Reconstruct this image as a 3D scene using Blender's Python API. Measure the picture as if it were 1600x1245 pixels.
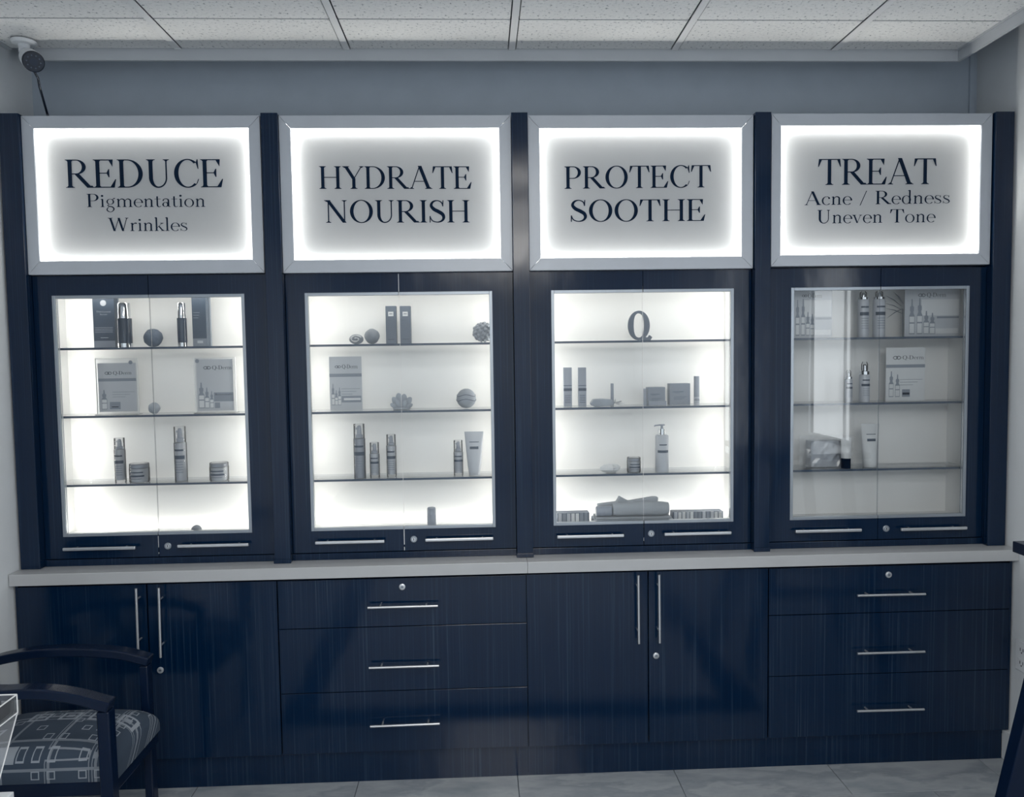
import bpy, math, random
from mathutils import Vector, Matrix
S = bpy.context.scene
for o in list(bpy.data.objects): bpy.data.objects.remove(o)
COL = S.collection
PI = math.pi

# ------------------------------------------------------------ camera
CAM = Vector((-.15623, -2.8882, 1.595)); FPX = 1200.
def cam_axes():
    y, p, r = -.0397, .0567, -.0142
    A = Matrix(((math.cos(y), math.sin(y), 0), (-math.sin(y), math.cos(y), 0), (0, 0, 1)))
    B = Matrix(((1, 0, 0), (0, math.cos(p), -math.sin(p)), (0, math.sin(p), math.cos(p))))
    D = Matrix(((math.cos(r), 0, math.sin(r)), (0, 1, 0), (-math.sin(r), 0, math.cos(r))))
    return D @ B @ A
AX = cam_axes()
def ray(px, py):
    return AX.transposed() @ Vector(((px-800)/FPX, 1, -(py-622.5)/FPX))
def at(px, py, Y):                      # point of the vertical plane at depth Y
    r = ray(px, py); t = (Y-CAM.y)/r.y; p = CAM+r*t
    return p.x, p.z
cd = bpy.data.cameras.new('camera'); cam = bpy.data.objects.new('camera', cd); COL.objects.link(cam)
cd.sensor_width = 36; cd.lens = FPX/1600*36; cd.clip_start = .02
m = Matrix((AX[0], AX[2], -AX[1])).transposed().to_4x4(); m.translation = CAM
cam.matrix_world = m
S.camera = cam

# ------------------------------------------------------------ light and exposure
S.view_settings.view_transform = 'Standard'; S.view_settings.look = 'None'
S.view_settings.exposure = 0.38; S.view_settings.gamma = 1.0
S.view_settings.use_curve_mapping = False
w = bpy.data.worlds.new('world'); S.world = w; w.use_nodes = True
w.node_tree.nodes['Background'].inputs[0].default_value = (.35, .5, .75, 1)
w.node_tree.nodes['Background'].inputs[1].default_value = .2
WARM = (1.0, .955, .865); COOL = (.80, .90, 1.0)
P_TROFFER = 1.38       # ceiling light panels, factor on their watts
P_SIGN = 1.22          # watts per metre of strip inside the light box signs
P_CASE = .86         # watts per metre of strip inside the display cases
def area(name, loc, size, power, color, direction, parent=None, spread=PI):
    d = bpy.data.lights.new(name, 'AREA'); d.shape = 'RECTANGLE'; d.size, d.size_y = size
    d.energy = power; d.color = color; d.spread = spread
    o = bpy.data.objects.new(name, d); COL.objects.link(o)
    dv = Vector(direction).normalized()
    o.rotation_euler = dv.to_track_quat('-Z', 'Y').to_euler(); o.location = loc
    return o

# ------------------------------------------------------------ materials
def newmat(name):
    mt = bpy.data.materials.new(name); mt.use_nodes = True
    nt = mt.node_tree; return mt, nt, nt.nodes['Principled BSDF']
def setp(b, col=None, rough=None, metal=None, ior=None, spec=None):
    if col is not None: b.inputs['Base Color'].default_value = (*col, 1)
    if rough is not None: b.inputs['Roughness'].default_value = rough
    if metal is not None: b.inputs['Metallic'].default_value = metal
    if ior is not None: b.inputs['IOR'].default_value = ior
    if spec is not None: b.inputs['Specular IOR Level'].default_value = spec
def noise(nt, scale, detail=3, vec=(1, 1, 1), coord='Object', rough=.5):
    tc = nt.nodes.new('ShaderNodeTexCoord'); mp = nt.nodes.new('ShaderNodeMapping'); mp.inputs['Scale'].default_value = vec
    n = nt.nodes.new('ShaderNodeTexNoise'); n.inputs['Scale'].default_value = scale; n.inputs['Detail'].default_value = detail
    n.inputs['Roughness'].default_value = rough
    nt.links.new(tc.outputs[coord], mp.inputs[0]); nt.links.new(mp.outputs[0], n.inputs['Vector']); return n
def ramp(nt, src, stops):
    r = nt.nodes.new('ShaderNodeValToRGB'); el = r.color_ramp.elements
    while len(el) < len(stops): el.new(.5)
    for e, (p, c) in zip(el, stops): e.position = p; e.color = (*c, 1)
    nt.links.new(src, r.inputs[0]); return r
def bump(nt, b, src, strength, dist=.001):
    bp = nt.nodes.new('ShaderNodeBump'); bp.inputs['Strength'].default_value = strength; bp.inputs['Distance'].default_value = dist
    nt.links.new(src, bp.inputs['Height']); nt.links.new(bp.outputs[0], b.inputs['Normal']); return bp
def plain(name, col, rough=.5, metal=0, bumps=None, var=.06, ior=1.5):
    mt, nt, b = newmat(name); setp(b, col, rough, metal, ior)
    n = noise(nt, 9, 4)
    lo = tuple(c*(1-var) for c in col); hi = tuple(min(1, c*(1+var)) for c in col)
    r = ramp(nt, n.outputs[0], [(.3, lo), (.7, hi)]); nt.links.new(r.outputs[0], b.inputs['Base Color'])
    if name == 'navy_vinyl': b.inputs['Specular IOR Level'].default_value = .05
    if bumps:
        n2 = noise(nt, bumps[0], 4); bump(nt, b, n2.outputs[0], bumps[1], bumps[2])
    return mt
def laminate():
    mt, nt, b = newmat('dark_laminate'); setp(b, None, .14, 0, 1.42)
    n = noise(nt, 1, 5, (150, 60, 1.1), 'Object', .62)
    r = ramp(nt, n.outputs[0], [(.36, (.0006, .0098, .033)), (.56, (.0013, .0122, .038)), (.64, (.0090, .0240, .054)), (.76, (.024, .043, .074))])
    nt.links.new(r.outputs[0], b.inputs['Base Color'])
    n2 = noise(nt, 7, 2, (1, 1, .45)); n3 = noise(nt, 1, 3, (160, 60, 2))
    ad = nt.nodes.new('ShaderNodeMath'); ad.operation = 'MULTIPLY_ADD'; ad.inputs[1].default_value = .015
    nt.links.new(n3.outputs[0], ad.inputs[0]); nt.links.new(n2.outputs[0], ad.inputs[2])
    bump(nt, b, ad.outputs[0], .28, .008)
    return mt
def clear(name, tint=(1, 1, 1), ior=1.5, rough=0.0, scatter=0.0, milk=(.8, .82, .85)):
    mt = bpy.data.materials.new(name); mt.use_nodes = True; nt = mt.node_tree; nt.nodes.clear()
    out = nt.nodes.new('ShaderNodeOutputMaterial'); tr = nt.nodes.new('ShaderNodeBsdfTransparent'); tr.inputs[0].default_value = (*tint, 1)
    gl = nt.nodes.new('ShaderNodeBsdfGlossy'); gl.inputs['Roughness'].default_value = rough
    fr = nt.nodes.new('ShaderNodeFresnel'); fr.inputs[0].default_value = ior
    mx = nt.nodes.new('ShaderNodeMixShader')
    nt.links.new(fr.outputs[0], mx.inputs[0]); nt.links.new(tr.outputs[0], mx.inputs[1]); nt.links.new(gl.outputs[0], mx.inputs[2])
    last = mx
    if scatter:
        df = nt.nodes.new('ShaderNodeBsdfDiffuse'); df.inputs[0].default_value = (*milk, 1)
        m2 = nt.nodes.new('ShaderNodeMixShader'); m2.inputs[0].default_value = scatter
        nt.links.new(mx.outputs[0], m2.inputs[1]); nt.links.new(df.outputs[0], m2.inputs[2]); last = m2
    nt.links.new(last.outputs[0], out.inputs[0]); return mt
def emit(name, col, strength):
    mt = bpy.data.materials.new(name); mt.use_nodes = True; nt = mt.node_tree; nt.nodes.clear()
    out = nt.nodes.new('ShaderNodeOutputMaterial'); e = nt.nodes.new('ShaderNodeEmission')
    e.inputs[0].default_value = (*col, 1); e.inputs[1].default_value = strength; nt.links.new(e.outputs[0], out.inputs[0]); return mt
def tilemat():
    mt, nt, b = newmat('ceiling_tile_fissured'); setp(b, None, .95)
    n = noise(nt, 90, 4, (1, 1, 1), 'Object', .62)
    r = ramp(nt, n.outputs[0], [(.33, (.20, .23, .26)), (.40, (.68, .70, .715)), (1, (.82, .83, .83))])
    nt.links.new(r.outputs[0], b.inputs['Base Color']); bump(nt, b, n.outputs[0], .5, .002); return mt
def floormat():
    mt, nt, b = newmat('marbled_floor_tile'); setp(b, None, .22)
    n = noise(nt, 1.6, 8, (1, 2.6, 1), 'Object', .6)
    r = ramp(nt, n.outputs[0], [(.30, (.20, .235, .27)), (.46, (.34, .37, .40)), (.50, (.25, .28, .315)), (.62, (.37, .40, .43)), (.75, (.30, .33, .37))])
    oi = nt.nodes.new('ShaderNodeObjectInfo'); tc = [x for x in nt.nodes if x.type == 'TEX_COORD'][0]; mp = [x for x in nt.nodes if x.type == 'MAPPING'][0]
    cb = nt.nodes.new('ShaderNodeVectorMath'); cb.operation = 'ADD'
    sc = nt.nodes.new('ShaderNodeVectorMath'); sc.operation = 'SCALE'; sc.inputs['Scale'].default_value = 3.1
    nt.links.new(oi.outputs['Location'], sc.inputs[0]); nt.links.new(tc.outputs['Object'], cb.inputs[0]); nt.links.new(sc.outputs[0], cb.inputs[1])
    nt.links.new(cb.outputs[0], mp.inputs[0]); mp.inputs['Rotation'].default_value = (0, 0, .5)
    nt.links.new(r.outputs[0], b.inputs['Base Color']); return mt
def seatmat():                          # woven squares: ruled lines and outlined small squares
    mt, nt, b = newmat('patterned_seat_fabric'); setp(b, None, .9)
    L = nt.links.new; tc = nt.nodes.new('ShaderNodeTexCoord')
    def mth(op, a, bb=None, c=None):
        n = nt.nodes.new('ShaderNodeMath'); n.operation = op
        for i, v in enumerate((a, bb, c)):
            if v is None: continue
            if isinstance(v, (int, float)): n.inputs[i].default_value = v
            else: L(v, n.inputs[i])
        return n.outputs[0]
    sx = nt.nodes.new('ShaderNodeSeparateXYZ'); L(tc.outputs['Object'], sx.inputs[0])
    yz = mth('SUBTRACT', sx.outputs[1], sx.outputs[2])
    def layer(size, off, lo, hi, thr, lo2=None, hi2=None):
        u = mth('ADD', mth('DIVIDE', sx.outputs[0], size), off); v = mth('ADD', mth('DIVIDE', yz, size), off*1.7)
        cu, cv = mth('FLOOR', u), mth('FLOOR', v)
        cm = nt.nodes.new('ShaderNodeCombineXYZ'); L(cu, cm.inputs[0]); L(cv, cm.inputs[1]); cm.inputs[2].default_value = off*10
        wn = nt.nodes.new('ShaderNodeTexWhiteNoise'); L(cm.outputs[0], wn.inputs['Vector'])
        fu = mth('ABSOLUTE', mth('SUBTRACT', mth('FRACT', u), .5)); fv = mth('ABSOLUTE', mth('SUBTRACT', mth('FRACT', v), .5))
        mx = mth('MAXIMUM', fu, fv)
        band = mth('MULTIPLY', mth('GREATER_THAN', mx, lo), mth('LESS_THAN', mx, hi))
        if hi2: band = mth('MAXIMUM', band, mth('MULTIPLY', mth('LESS_THAN', mx, hi2), .8))
        return mth('MULTIPLY', band, mth('GREATER_THAN', wn.outputs['Value'], thr))
    a = layer(.045, .13, .20, .27, .40)
    c = layer(.092, .45, .22, .32, .50, None, .12)
    d = layer(.135, .71, .455, .475, .12)
    e = layer(.135, .60, .47, .50, -1)
    s = mth('MAXIMUM', mth('MAXIMUM', a, c), mth('MAXIMUM', mth('MULTIPLY', d, .7), mth('MULTIPLY', e, .6)))
    mx = nt.nodes.new('ShaderNodeMix'); mx.data_type = 'RGBA'; L(s, mx.inputs[0])
    mx.inputs[6].default_value = (.028, .045, .072, 1); mx.inputs[7].default_value = (.23, .26, .30, 1)
    L(mx.outputs[2], b.inputs['Base Color'])
    n = noise(nt, 900, 2); bump(nt, b, n.outputs[0], .4, .001); return mt
M = dict(
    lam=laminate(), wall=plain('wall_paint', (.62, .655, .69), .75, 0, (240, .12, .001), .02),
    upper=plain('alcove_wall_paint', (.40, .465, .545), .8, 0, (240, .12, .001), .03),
    tile=tilemat(), white=plain('white_metal_grid', (.46, .49, .53), .45, var=.02),
    signframe=plain('satin_sign_frame', (.43, .465, .52), .30, 0, None, .02),
    face=plain('sign_face_acrylic', (.345, .362, .382), .45, 0, None, .01),
    ink=plain('navy_vinyl', (.004, .012, .030), .8), inner=plain('white_melamine', (.87, .875, .875), .6, 0, None, .01),
    alu=plain('brushed_aluminium', (.34, .38, .43), .36, .7, None, .05), chrome=plain('chrome', (.75, .77, .80), .12, 1, None, .03),
    steel=plain('satin_steel_handle', (.62, .64, .67), .28, .8), counter=plain('pale_solid_surface', (.405, .42, .44), .28, 0, None, .02),
    floor=floormat(), grout=plain('grout', (.09, .11, .14), .9), pane=clear('door_glass', (.97, .98, .985)),
    shelf=clear('shelf_glass', (.93, .95, .965)), edge=plain('glass_edge', (.050, .078, .125), .2),
    acryl=clear('clear_acrylic', (.95, .96, .97), 1.49, .02, .05), cap=clear('clear_plastic_cap', (.965, .97, .975), 1.35, .05, .06, (.9, .9, .9)),
    acedge=plain('acrylic_bright_edge', (.75, .77, .79), .3), film=clear('cellophane', (.93, .94, .95), 1.5, .12, .16),
    paper=plain('leaflet_paper', (.50, .53, .575), .5, 0, None, .02), grey=plain('mid_grey_print', (.24, .275, .33), .5),
    light=plain('pale_print', (.68, .70, .72), .5), dk=plain('dark_print', (.045, .07, .11), .45),
    body=plain('pale_grey_plastic', (.50, .53, .585), .3, 0, None, .02), bodyd=plain('grey_plastic', (.30, .335, .40), .35),
    navyb=plain('dark_glass_bottle', (.035, .055, .09), .15), carton=plain('dark_carton', (.05, .075, .115), .45),
    cartong=plain('grey_carton', (.12, .15, .20), .5), stone=plain('grey_ceramic', (.30, .335, .385), .55, 0, (60, .6, .004), .25),
    stoned=plain('dark_woven_ball', (.09, .12, .17), .6, 0, (80, .8, .005), .4), towel=plain('terry_cloth', (.42, .455, .50), .95, 0, (420, .8, .004), .1),
    black=plain('black_plastic', (.006, .012, .026), .25), lens=plain('lens_glass', (.012, .02, .04), .05),
    camw=plain('white_plastic', (.66, .69, .73), .35), wood=plain('black_lacquered_wood', (.002, .008, .026), .2, ior=1.33),
    tee=plain('painted_tee_bar', (.72, .74, .76), .5, 0, None, .02), seat=seatmat(), rug=plain('rug_field', (.50, .53, .56), .95, 0, (300, .5, .003)), rugd=plain('rug_border', (.012, .02, .04), .95),
    base=plain('baseboard_paint', (.55, .58, .61), .4, 0, None, .02), wframe=plain('window_frame', (.6, .62, .65), .4),
    lamp=emit('troffer_diffuser', (1, .97, .92), 1.5), day=emit('bright_window_daylight', (.90, .95, .98), 3.5),
)

# ------------------------------------------------------------ mesh helpers
class MB:
    def __init__(s): s.v = []; s.f = []; s.m = []; s.sm = []
    def add(s, vs, fs, mi=0, smooth=False):
        n = len(s.v); s.v += [tuple(v) for v in vs]
        for f in fs: s.f.append(tuple(i+n for i in f)); s.m.append(mi); s.sm.append(smooth)
        return s
    def box(s, x0, x1, y0, y1, z0, z1, mi=0):
        if x0 > x1: x0, x1 = x1, x0
        if y0 > y1: y0, y1 = y1, y0
        if z0 > z1: z0, z1 = z1, z0
        v = [(x, y, z) for z in (z0, z1) for y in (y0, y1) for x in (x0, x1)]
        return s.add(v, [(0, 2, 3, 1), (4, 5, 7, 6), (0, 1, 5, 4), (2, 6, 7, 3), (0, 4, 6, 2), (1, 3, 7, 5)], mi)
    def prism(s, poly, y0, y1, mi=0):   # outline in X-Z (counter-clockwise seen from the front), extruded along Y
        n = len(poly)
        v = [(x, y0, z) for x, z in poly]+[(x, y1, z) for x, z in poly]
        f = [tuple(range(n)), tuple(range(2*n-1, n-1, -1))]+[(i, i+n, (i+1) % n+n, (i+1) % n) for i in range(n)]
        return s.add(v, f, mi)
    def lathe(s, prof, c=(0, 0, 0), seg=24, mi=0, sx=1, sy=1, close=True):   # prof: (r, z)
        v = []; f = []
        for r, z in prof:
            for k in range(seg):
                a = 2*PI*k/seg; v.append((c[0]+r*sx*math.cos(a), c[1]+r*sy*math.sin(a), c[2]+z))
        for i in range(len(prof)-1):
            for k in range(seg):
                k2 = (k+1) % seg; f.append((i*seg+k, i*seg+k2, (i+1)*seg+k2, (i+1)*seg+k))
        if close: f.append(tuple(range(seg-1, -1, -1))); f.append(tuple((len(prof)-1)*seg+k for k in range(seg)))
        return s.add(v, f, mi, True)
    def tube(s, pts, r, seg=10, mi=0, flat=None):
        pts = [Vector(p) for p in pts]; v = []; f = []; up = None
        for i, p in enumerate(pts):
            t = (pts[min(i+1, len(pts)-1)]-pts[max(i-1, 0)]).normalized()
            if up is None: up = Vector((0, 0, 1)) if abs(t.z) < .9 else Vector((0, 1, 0))
            a = t.cross(up).normalized(); b = a.cross(t).normalized(); up = b
            ri = r[i] if isinstance(r, (list, tuple)) else r
            for k in range(seg):
                q = 2*PI*k/seg; v.append(p+a*math.cos(q)*ri+b*math.sin(q)*ri*(flat or 1))
        for i in range(len(pts)-1):
            for k in range(seg):
                k2 = (k+1) % seg; f.append((i*seg+k, i*seg+k2, (i+1)*seg+k2, (i+1)*seg+k))
        f.append(tuple(range(seg-1, -1, -1))); f.append(tuple((len(pts)-1)*seg+k for k in range(seg)))
        return s.add(v, f, mi, True)
    def sweep(s, pts, w, h, mi=0, upv=(0, 0, 1)):   # rectangular bar along a path; w sideways, h along upv
        pts = [Vector(p) for p in pts]; v = []; f = []; U = Vector(upv)
        for i, p in enumerate(pts):
            t = (pts[min(i+1, len(pts)-1)]-pts[max(i-1, 0)]).normalized()
            a = t.cross(U)
            a = a.normalized() if a.length > 1e-4 else Vector((1, 0, 0))
            b = a.cross(t).normalized()
            for sa, sb in ((-1, -1), (1, -1), (1, 1), (-1, 1)): v.append(p+a*sa*w/2+b*sb*h/2)
        for i in range(len(pts)-1):
            for k in range(4):
                k2 = (k+1) % 4; f.append((i*4+k, i*4+k2, (i+1)*4+k2, (i+1)*4+k))
        f.append((3, 2, 1, 0)); n = (len(pts)-1)*4; f.append((n, n+1, n+2, n+3))
        return s.add(v, f, mi)
    def ball(s, c, r, seg=20, rings=12, mi=0, fn=None, sc=(1, 1, 1)):
        v = [(c[0], c[1], c[2]-r*sc[2])]; f = []
        for i in range(1, rings):
            th = PI*i/rings-PI/2
            for k in range(seg):
                a = 2*PI*k/seg; q = r*(fn(th, a) if fn else 1)
                v.append((c[0]+q*sc[0]*math.cos(th)*math.cos(a), c[1]+q*sc[1]*math.cos(th)*math.sin(a), c[2]+q*sc[2]*math.sin(th)))
        v.append((c[0], c[1], c[2]+r*sc[2])); top = len(v)-1
        for k in range(seg):
            k2 = (k+1) % seg; f.append((0, 1+k2, 1+k)); f.append((top, 1+(rings-2)*seg+k, 1+(rings-2)*seg+k2))
            for i in range(rings-2): f.append((1+i*seg+k, 1+i*seg+k2, 1+(i+1)*seg+k2, 1+(i+1)*seg+k))
        return s.add(v, f, mi, True)
    def build(s, name, mats, parent=None, bevel=0, origin=None, seg=2):
        me = bpy.data.meshes.new(name)
        og = Vector(origin) if origin else Vector((0, 0, 0))
        me.from_pydata([tuple(Vector(v)-og) for v in s.v], [], s.f)
        for mt in (mats if isinstance(mats, (list, tuple)) else [mats]): me.materials.append(M[mt])
        me.polygons.foreach_set('material_index', s.m); me.polygons.foreach_set('use_smooth', s.sm); me.update()
        if any(s.sm): me.set_sharp_from_angle(angle=.6)
        o = bpy.data.objects.new(name, me); COL.objects.link(o); o.location = og
        if parent is not None:
            o.parent = parent; o.matrix_parent_inverse = Matrix()
            pw = wloc(parent); o.location = og-pw
        if bevel:
            b = o.modifiers.new('bevel', 'BEVEL'); b.width = bevel; b.segments = seg; b.limit_method = 'ANGLE'
        return o
def wloc(o):
    p = Vector((0, 0, 0))
    while o is not None: p += o.location; o = o.parent
    return p
def tag(o, label=None, cat=None, group=None, kind=None):
    if label: o['label'] = label
    if cat: o['category'] = cat
    if group: o['group'] = group
    if kind: o['kind'] = kind
    return o
def thing(name, loc, label, cat, group=None):
    o = bpy.data.objects.new(name, None); o.empty_display_size = .05; COL.objects.link(o); o.location = loc
    return tag(o, label, cat, group)
def lamp_parent(l, p):
    l.parent = p; l.location = l.location-wloc(p)

# ------------------------------------------------------------ serif lettering (outlines drawn here, no font file)
TK, TN = .135, .036
def rect(x0, y0, x1, y1): return [[(x0, y0), (x1, y0), (x1, y1), (x0, y1)]]
def ring(cx, cy, rx, ry, a0, a1, tx=TK, ty=TN, n=26):
    out = []
    for i in range(n):
        q = []
        for a in (a0+(a1-a0)*i/n, a0+(a1-a0)*(i+1)/n):
            a = math.radians(a); q.append(((cx+rx*math.cos(a), cy+ry*math.sin(a)), (cx+(rx-tx)*math.cos(a), cy+(ry-ty)*math.sin(a))))
        out.append([q[0][0], q[1][0], q[1][1], q[0][1]])
    return out
def diag(x0, y0, x1, y1, w): return [[(x0-w/2, y0), (x0+w/2, y0), (x1+w/2, y1), (x1-w/2, y1)]]
def serif(xc, y, w, up=True, h=.028, ex=.085):
    s = 1 if up else -1
    return [[(xc-w/2-ex, y), (xc+w/2+ex, y), (xc+w/2+ex*.85, y+s*h), (xc-w/2-ex*.85, y+s*h)],
            [(xc-w/2-ex*.5, y+s*h), (xc+w/2+ex*.5, y+s*h), (xc+w/2, y+s*h*2.6), (xc-w/2, y+s*h*2.6)]]
def stem(xc, y0, y1, w=TK, s='tb'):
    o = rect(xc-w/2, y0, xc+w/2, y1)
    if 'b' in s: o += serif(xc, y0, w, True)
    if 't' in s: o += serif(xc, y1, w, False)
    return o
def path(pts, n=5):
    o = []; P = pts; c = []
    for i in range(len(P)-1):
        p0 = P[max(i-1, 0)]; p1 = P[i]; p2 = P[i+1]; p3 = P[min(i+2, len(P)-1)]
        for k in range(n):
            t = k/n
            c.append(tuple(.5*((2*b)+(-a+cc)*t+(2*a-5*b+4*cc-d)*t*t+(-a+3*b-3*cc+d)*t**3) for a, b, cc, d in zip(p0, p1, p2, p3)))
    c.append(P[-1]); L = []
    for i, (x, y, ww) in enumerate(c):
        a = c[max(i-1, 0)]; b = c[min(i+1, len(c)-1)]; dx, dy = b[0]-a[0], b[1]-a[1]; l = math.hypot(dx, dy) or 1
        L.append(((x-dy/l*ww/2, y+dx/l*ww/2), (x+dy/l*ww/2, y-dx/l*ww/2)))
    for a, b in zip(L, L[1:]): o.append([a[0], b[0], b[1], a[1]])
    return o
def tri(*p): return [list(p)]
def g_S(k=1, th=1):
    P = [(.60, .74, .025), (.55, .90, .05), (.38, .978, .045), (.20, .92, .085), (.125, .76, .12), (.23, .60, .15), (.42, .49, .16), (.59, .37, .15),
         (.64, .21, .12), (.55, .07, .08), (.36, .018, .045), (.16, .09, .05), (.08, .27, .025)]
    o = path([(x*k, y*k, w_*k*th) for x, y, w_ in P])
    o += tri((.58*k, .72*k), (.63*k, .72*k), (.64*k, .99*k), (.60*k, .99*k))+tri((.05*k, 0), (.09*k, .0), (.10*k, .29*k), (.05*k, .29*k))
    return o
def lower_n(x): return stem(x, 0, .60, .095, 'b')+tri((x-.12, .575), (x, .63), (x+.02, .60), (x-.04, .54))
def arch(x, w_): return path([(x, .42, .03), (x+.08, .56, .045), (x+w_*.62, .605, .07), (x+w_-.01, .52, .09), (x+w_, .40, .095)])+stem(x+w_, 0, .42, .095, 'b')
G = {
 'R': (.93, lambda: stem(.17, 0, 1)+rect(.17, .964, .38, 1)+rect(.17, .475, .40, .511)+ring(.38, .7375, .33, .2625, -90, 90)+diag(.82, 0, .40, .49, .17)+serif(.86, 0, .10, True, .028, .06)),
 'P': (.78, lambda: stem(.17, 0, 1)+rect(.17, .964, .38, 1)+rect(.17, .445, .38, .481)+ring(.38, .7225, .34, .2775, -90, 90)),
 'E': (.80, lambda: stem(.17, 0, 1)+rect(.17, .964, .66, 1)+tri((.66, 1), (.54, .975), (.67, .74), (.69, 1))+rect(.2, .50, .54, .533)+tri((.53, .66), (.46, .52), (.53, .37), (.56, .37), (.56, .66))[:1]+rect(.17, 0, .70, .036)+tri((.58, .03), (.72, 0), (.78, .30), (.75, .30))),
 'D': (.95, lambda: stem(.17, 0, 1)+rect(.17, .964, .38, 1)+rect(.17, 0, .38, .036)+ring(.36, .5, .52, .5, -90, 90, .15)),
 'U': (.92, lambda: stem(.20, .34, 1, TK, 't')+stem(.72, .34, 1, .05, 't')+ring(.44, .35, .3075, .365, 180, 270, TK, .05)+ring(.44, .35, .305, .365, 270, 360, .05, .05)),
 'C': (.93, lambda: ring(.52, .5, .46, .515, 48, 312, .15, .04, 34)+tri((.80, .88), (.86, .66), (.89, .66), (.87, 1.0), (.84, 1.0))+tri((.80, .12), (.84, .14), (.90, .30), (.87, .30))),
 'H': (1.03, lambda: stem(.20, 0, 1)+stem(.83, 0, 1)+rect(.2, .49, .83, .525)),
 'Y': (.90, lambda: diag(.47, .44, .14, 1, .155)+diag(.47, .44, .80, 1, .045)+stem(.47, 0, .46, TK, 'b')+serif(.14, 1, .14, False)+serif(.80, 1, .04, False)),
 'A': (.98, lambda: diag(.12, 0, .46, 1.0, .045)+diag(.84, 0, .47, 1.02, .155)+rect(.24, .32, .72, .352)+serif(.12, 0, .045)+serif(.84, 0, .15)),
 'T': (.90, lambda: stem(.45, 0, 1, TK, 'b')+rect(.06, .962, .84, 1)+tri((.02, .70), (.05, .70), (.17, .98), (.05, 1))+tri((.88, .70), (.85, 1), (.73, .98), (.85, .70))),
 'N': (1.02, lambda: stem(.18, 0, 1, .05, 'b')+diag(.84, 0, .16, 1, .16)+stem(.84, 0, 1, .05, 't')+serif(.14, 1, .1, False)),
 'O': (1.04, lambda: ring(.52, .5, .475, .515, 0, 360, .15, .038, 44)),
 'Q': (1.04, lambda: ring(.52, .5, .475, .515, 0, 360, .15, .038, 44)+path([(.50, .03, .05), (.66, -.08, .11), (.95, -.16, .03)])),
 'I': (.40, lambda: stem(.20, 0, 1)),
 'S': (.74, lambda: g_S()),
 'W': (1.25, lambda: diag(.36, 0, .12, 1, .13)+diag(.36, 0, .62, .95, .045)+diag(.86, 0, .62, 1, .13)+diag(.86, 0, 1.10, 1, .045)+serif(.12, 1, .13, False)+serif(1.10, 1, .045, False)),
 'i': (.32, lambda: lower_n(.16)+ring(.15, .84, .075, .075, 0, 360, .075, .075, 12)),
 'l': (.32, lambda: stem(.16, 0, 1.02, .095, 'b')+tri((.04, .99), (.16, 1.05), (.18, 1.0), (.10, .95))),
 'n': (.66, lambda: lower_n(.16)+arch(.18, .32)),
 'm': (1.02, lambda: lower_n(.16)+arch(.18, .34)+arch(.54, .33)),
 'r': (.46, lambda: lower_n(.16)+path([(.18, .42, .03), (.25, .55, .05), (.36, .60, .08), (.42, .56, .10)])),
 'o': (.66, lambda: ring(.33, .305, .29, .325, 0, 360, .095, .03, 28)),
 'e': (.60, lambda: ring(.32, .305, .28, .325, 0, 318, .095, .03, 28)+rect(.08, .33, .56, .36)),
 'c': (.56, lambda: ring(.32, .305, .28, .325, 50, 318, .095, .03, 26)+ring(.47, .50, .06, .06, 0, 360, .06, .06, 10)),
 'a': (.58, lambda: stem(.42, .04, .44, .095, '')+path([(.42, .10, .09), (.46, .02, .05), (.55, .02, .03)])+path([(.10, .46, .09), (.16, .58, .05), (.28, .615, .05), (.40, .56, .08), (.42, .44, .095)])+ring(.24, .18, .19, .18, 0, 360, .09, .03, 20)+rect(.24, .335, .42, .36)),
 't': (.42, lambda: stem(.18, .10, .80, .09, '')+path([(.18, .14, .09), (.22, .03, .07), (.32, .01, .04), (.40, .07, .02)])+rect(.02, .575, .38, .61)),
 'g': (.62, lambda: ring(.30, .40, .23, .215, 0, 360, .085, .03, 24)+path([(.22, .20, .03), (.14, .12, .05), (.24, .05, .07), (.42, .0, .08), (.50, -.16, .08), (.40, -.33, .05), (.26, -.37, .045), (.12, -.28, .07), (.10, -.14, .06), (.22, .03, .03)])+path([(.44, .54, .03), (.50, .64, .05), (.58, .64, .09)])),
 'k': (.64, lambda: stem(.16, 0, 1.02, .095, 'b')+tri((.04, .99), (.16, 1.05), (.18, 1.0), (.10, .95))+diag(.20, .24, .50, .60, .035)+diag(.54, 0, .30, .36, .10)+serif(.54, 0, .09)+serif(.48, .61, .06, False)),
 'd': (.68, lambda: ring(.31, .305, .27, .325, 0, 360, .095, .03, 26)+stem(.51, 0, 1.02, .095, '')+tri((.39, .99), (.51, 1.05), (.53, 1.0), (.45, .95))+tri((.51, 0), (.64, 0), (.62, .03), (.51, .05))),
 'v': (.60, lambda: diag(.30, 0, .10, .61, .095)+diag(.30, 0, .50, .61, .03)+serif(.10, .61, .09, False)+serif(.50, .61, .03, False)),
 's': (.50, lambda: g_S(.62, .95)), '/': (.50, lambda: diag(.04, -.08, .42, 1.02, .045)), '-': (.40, lambda: rect(.05, .27, .35, .35)), ' ': (.42, lambda: []),
 'j': (.30, lambda: lower_n(.16)), 'u': (.66, lambda: stem(.16, .2, .61, .09, '')+ring(.33, .22, .215, .22, 180, 360, .08, .035)+stem(.50, 0, .61, .09, '')),
}
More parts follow.
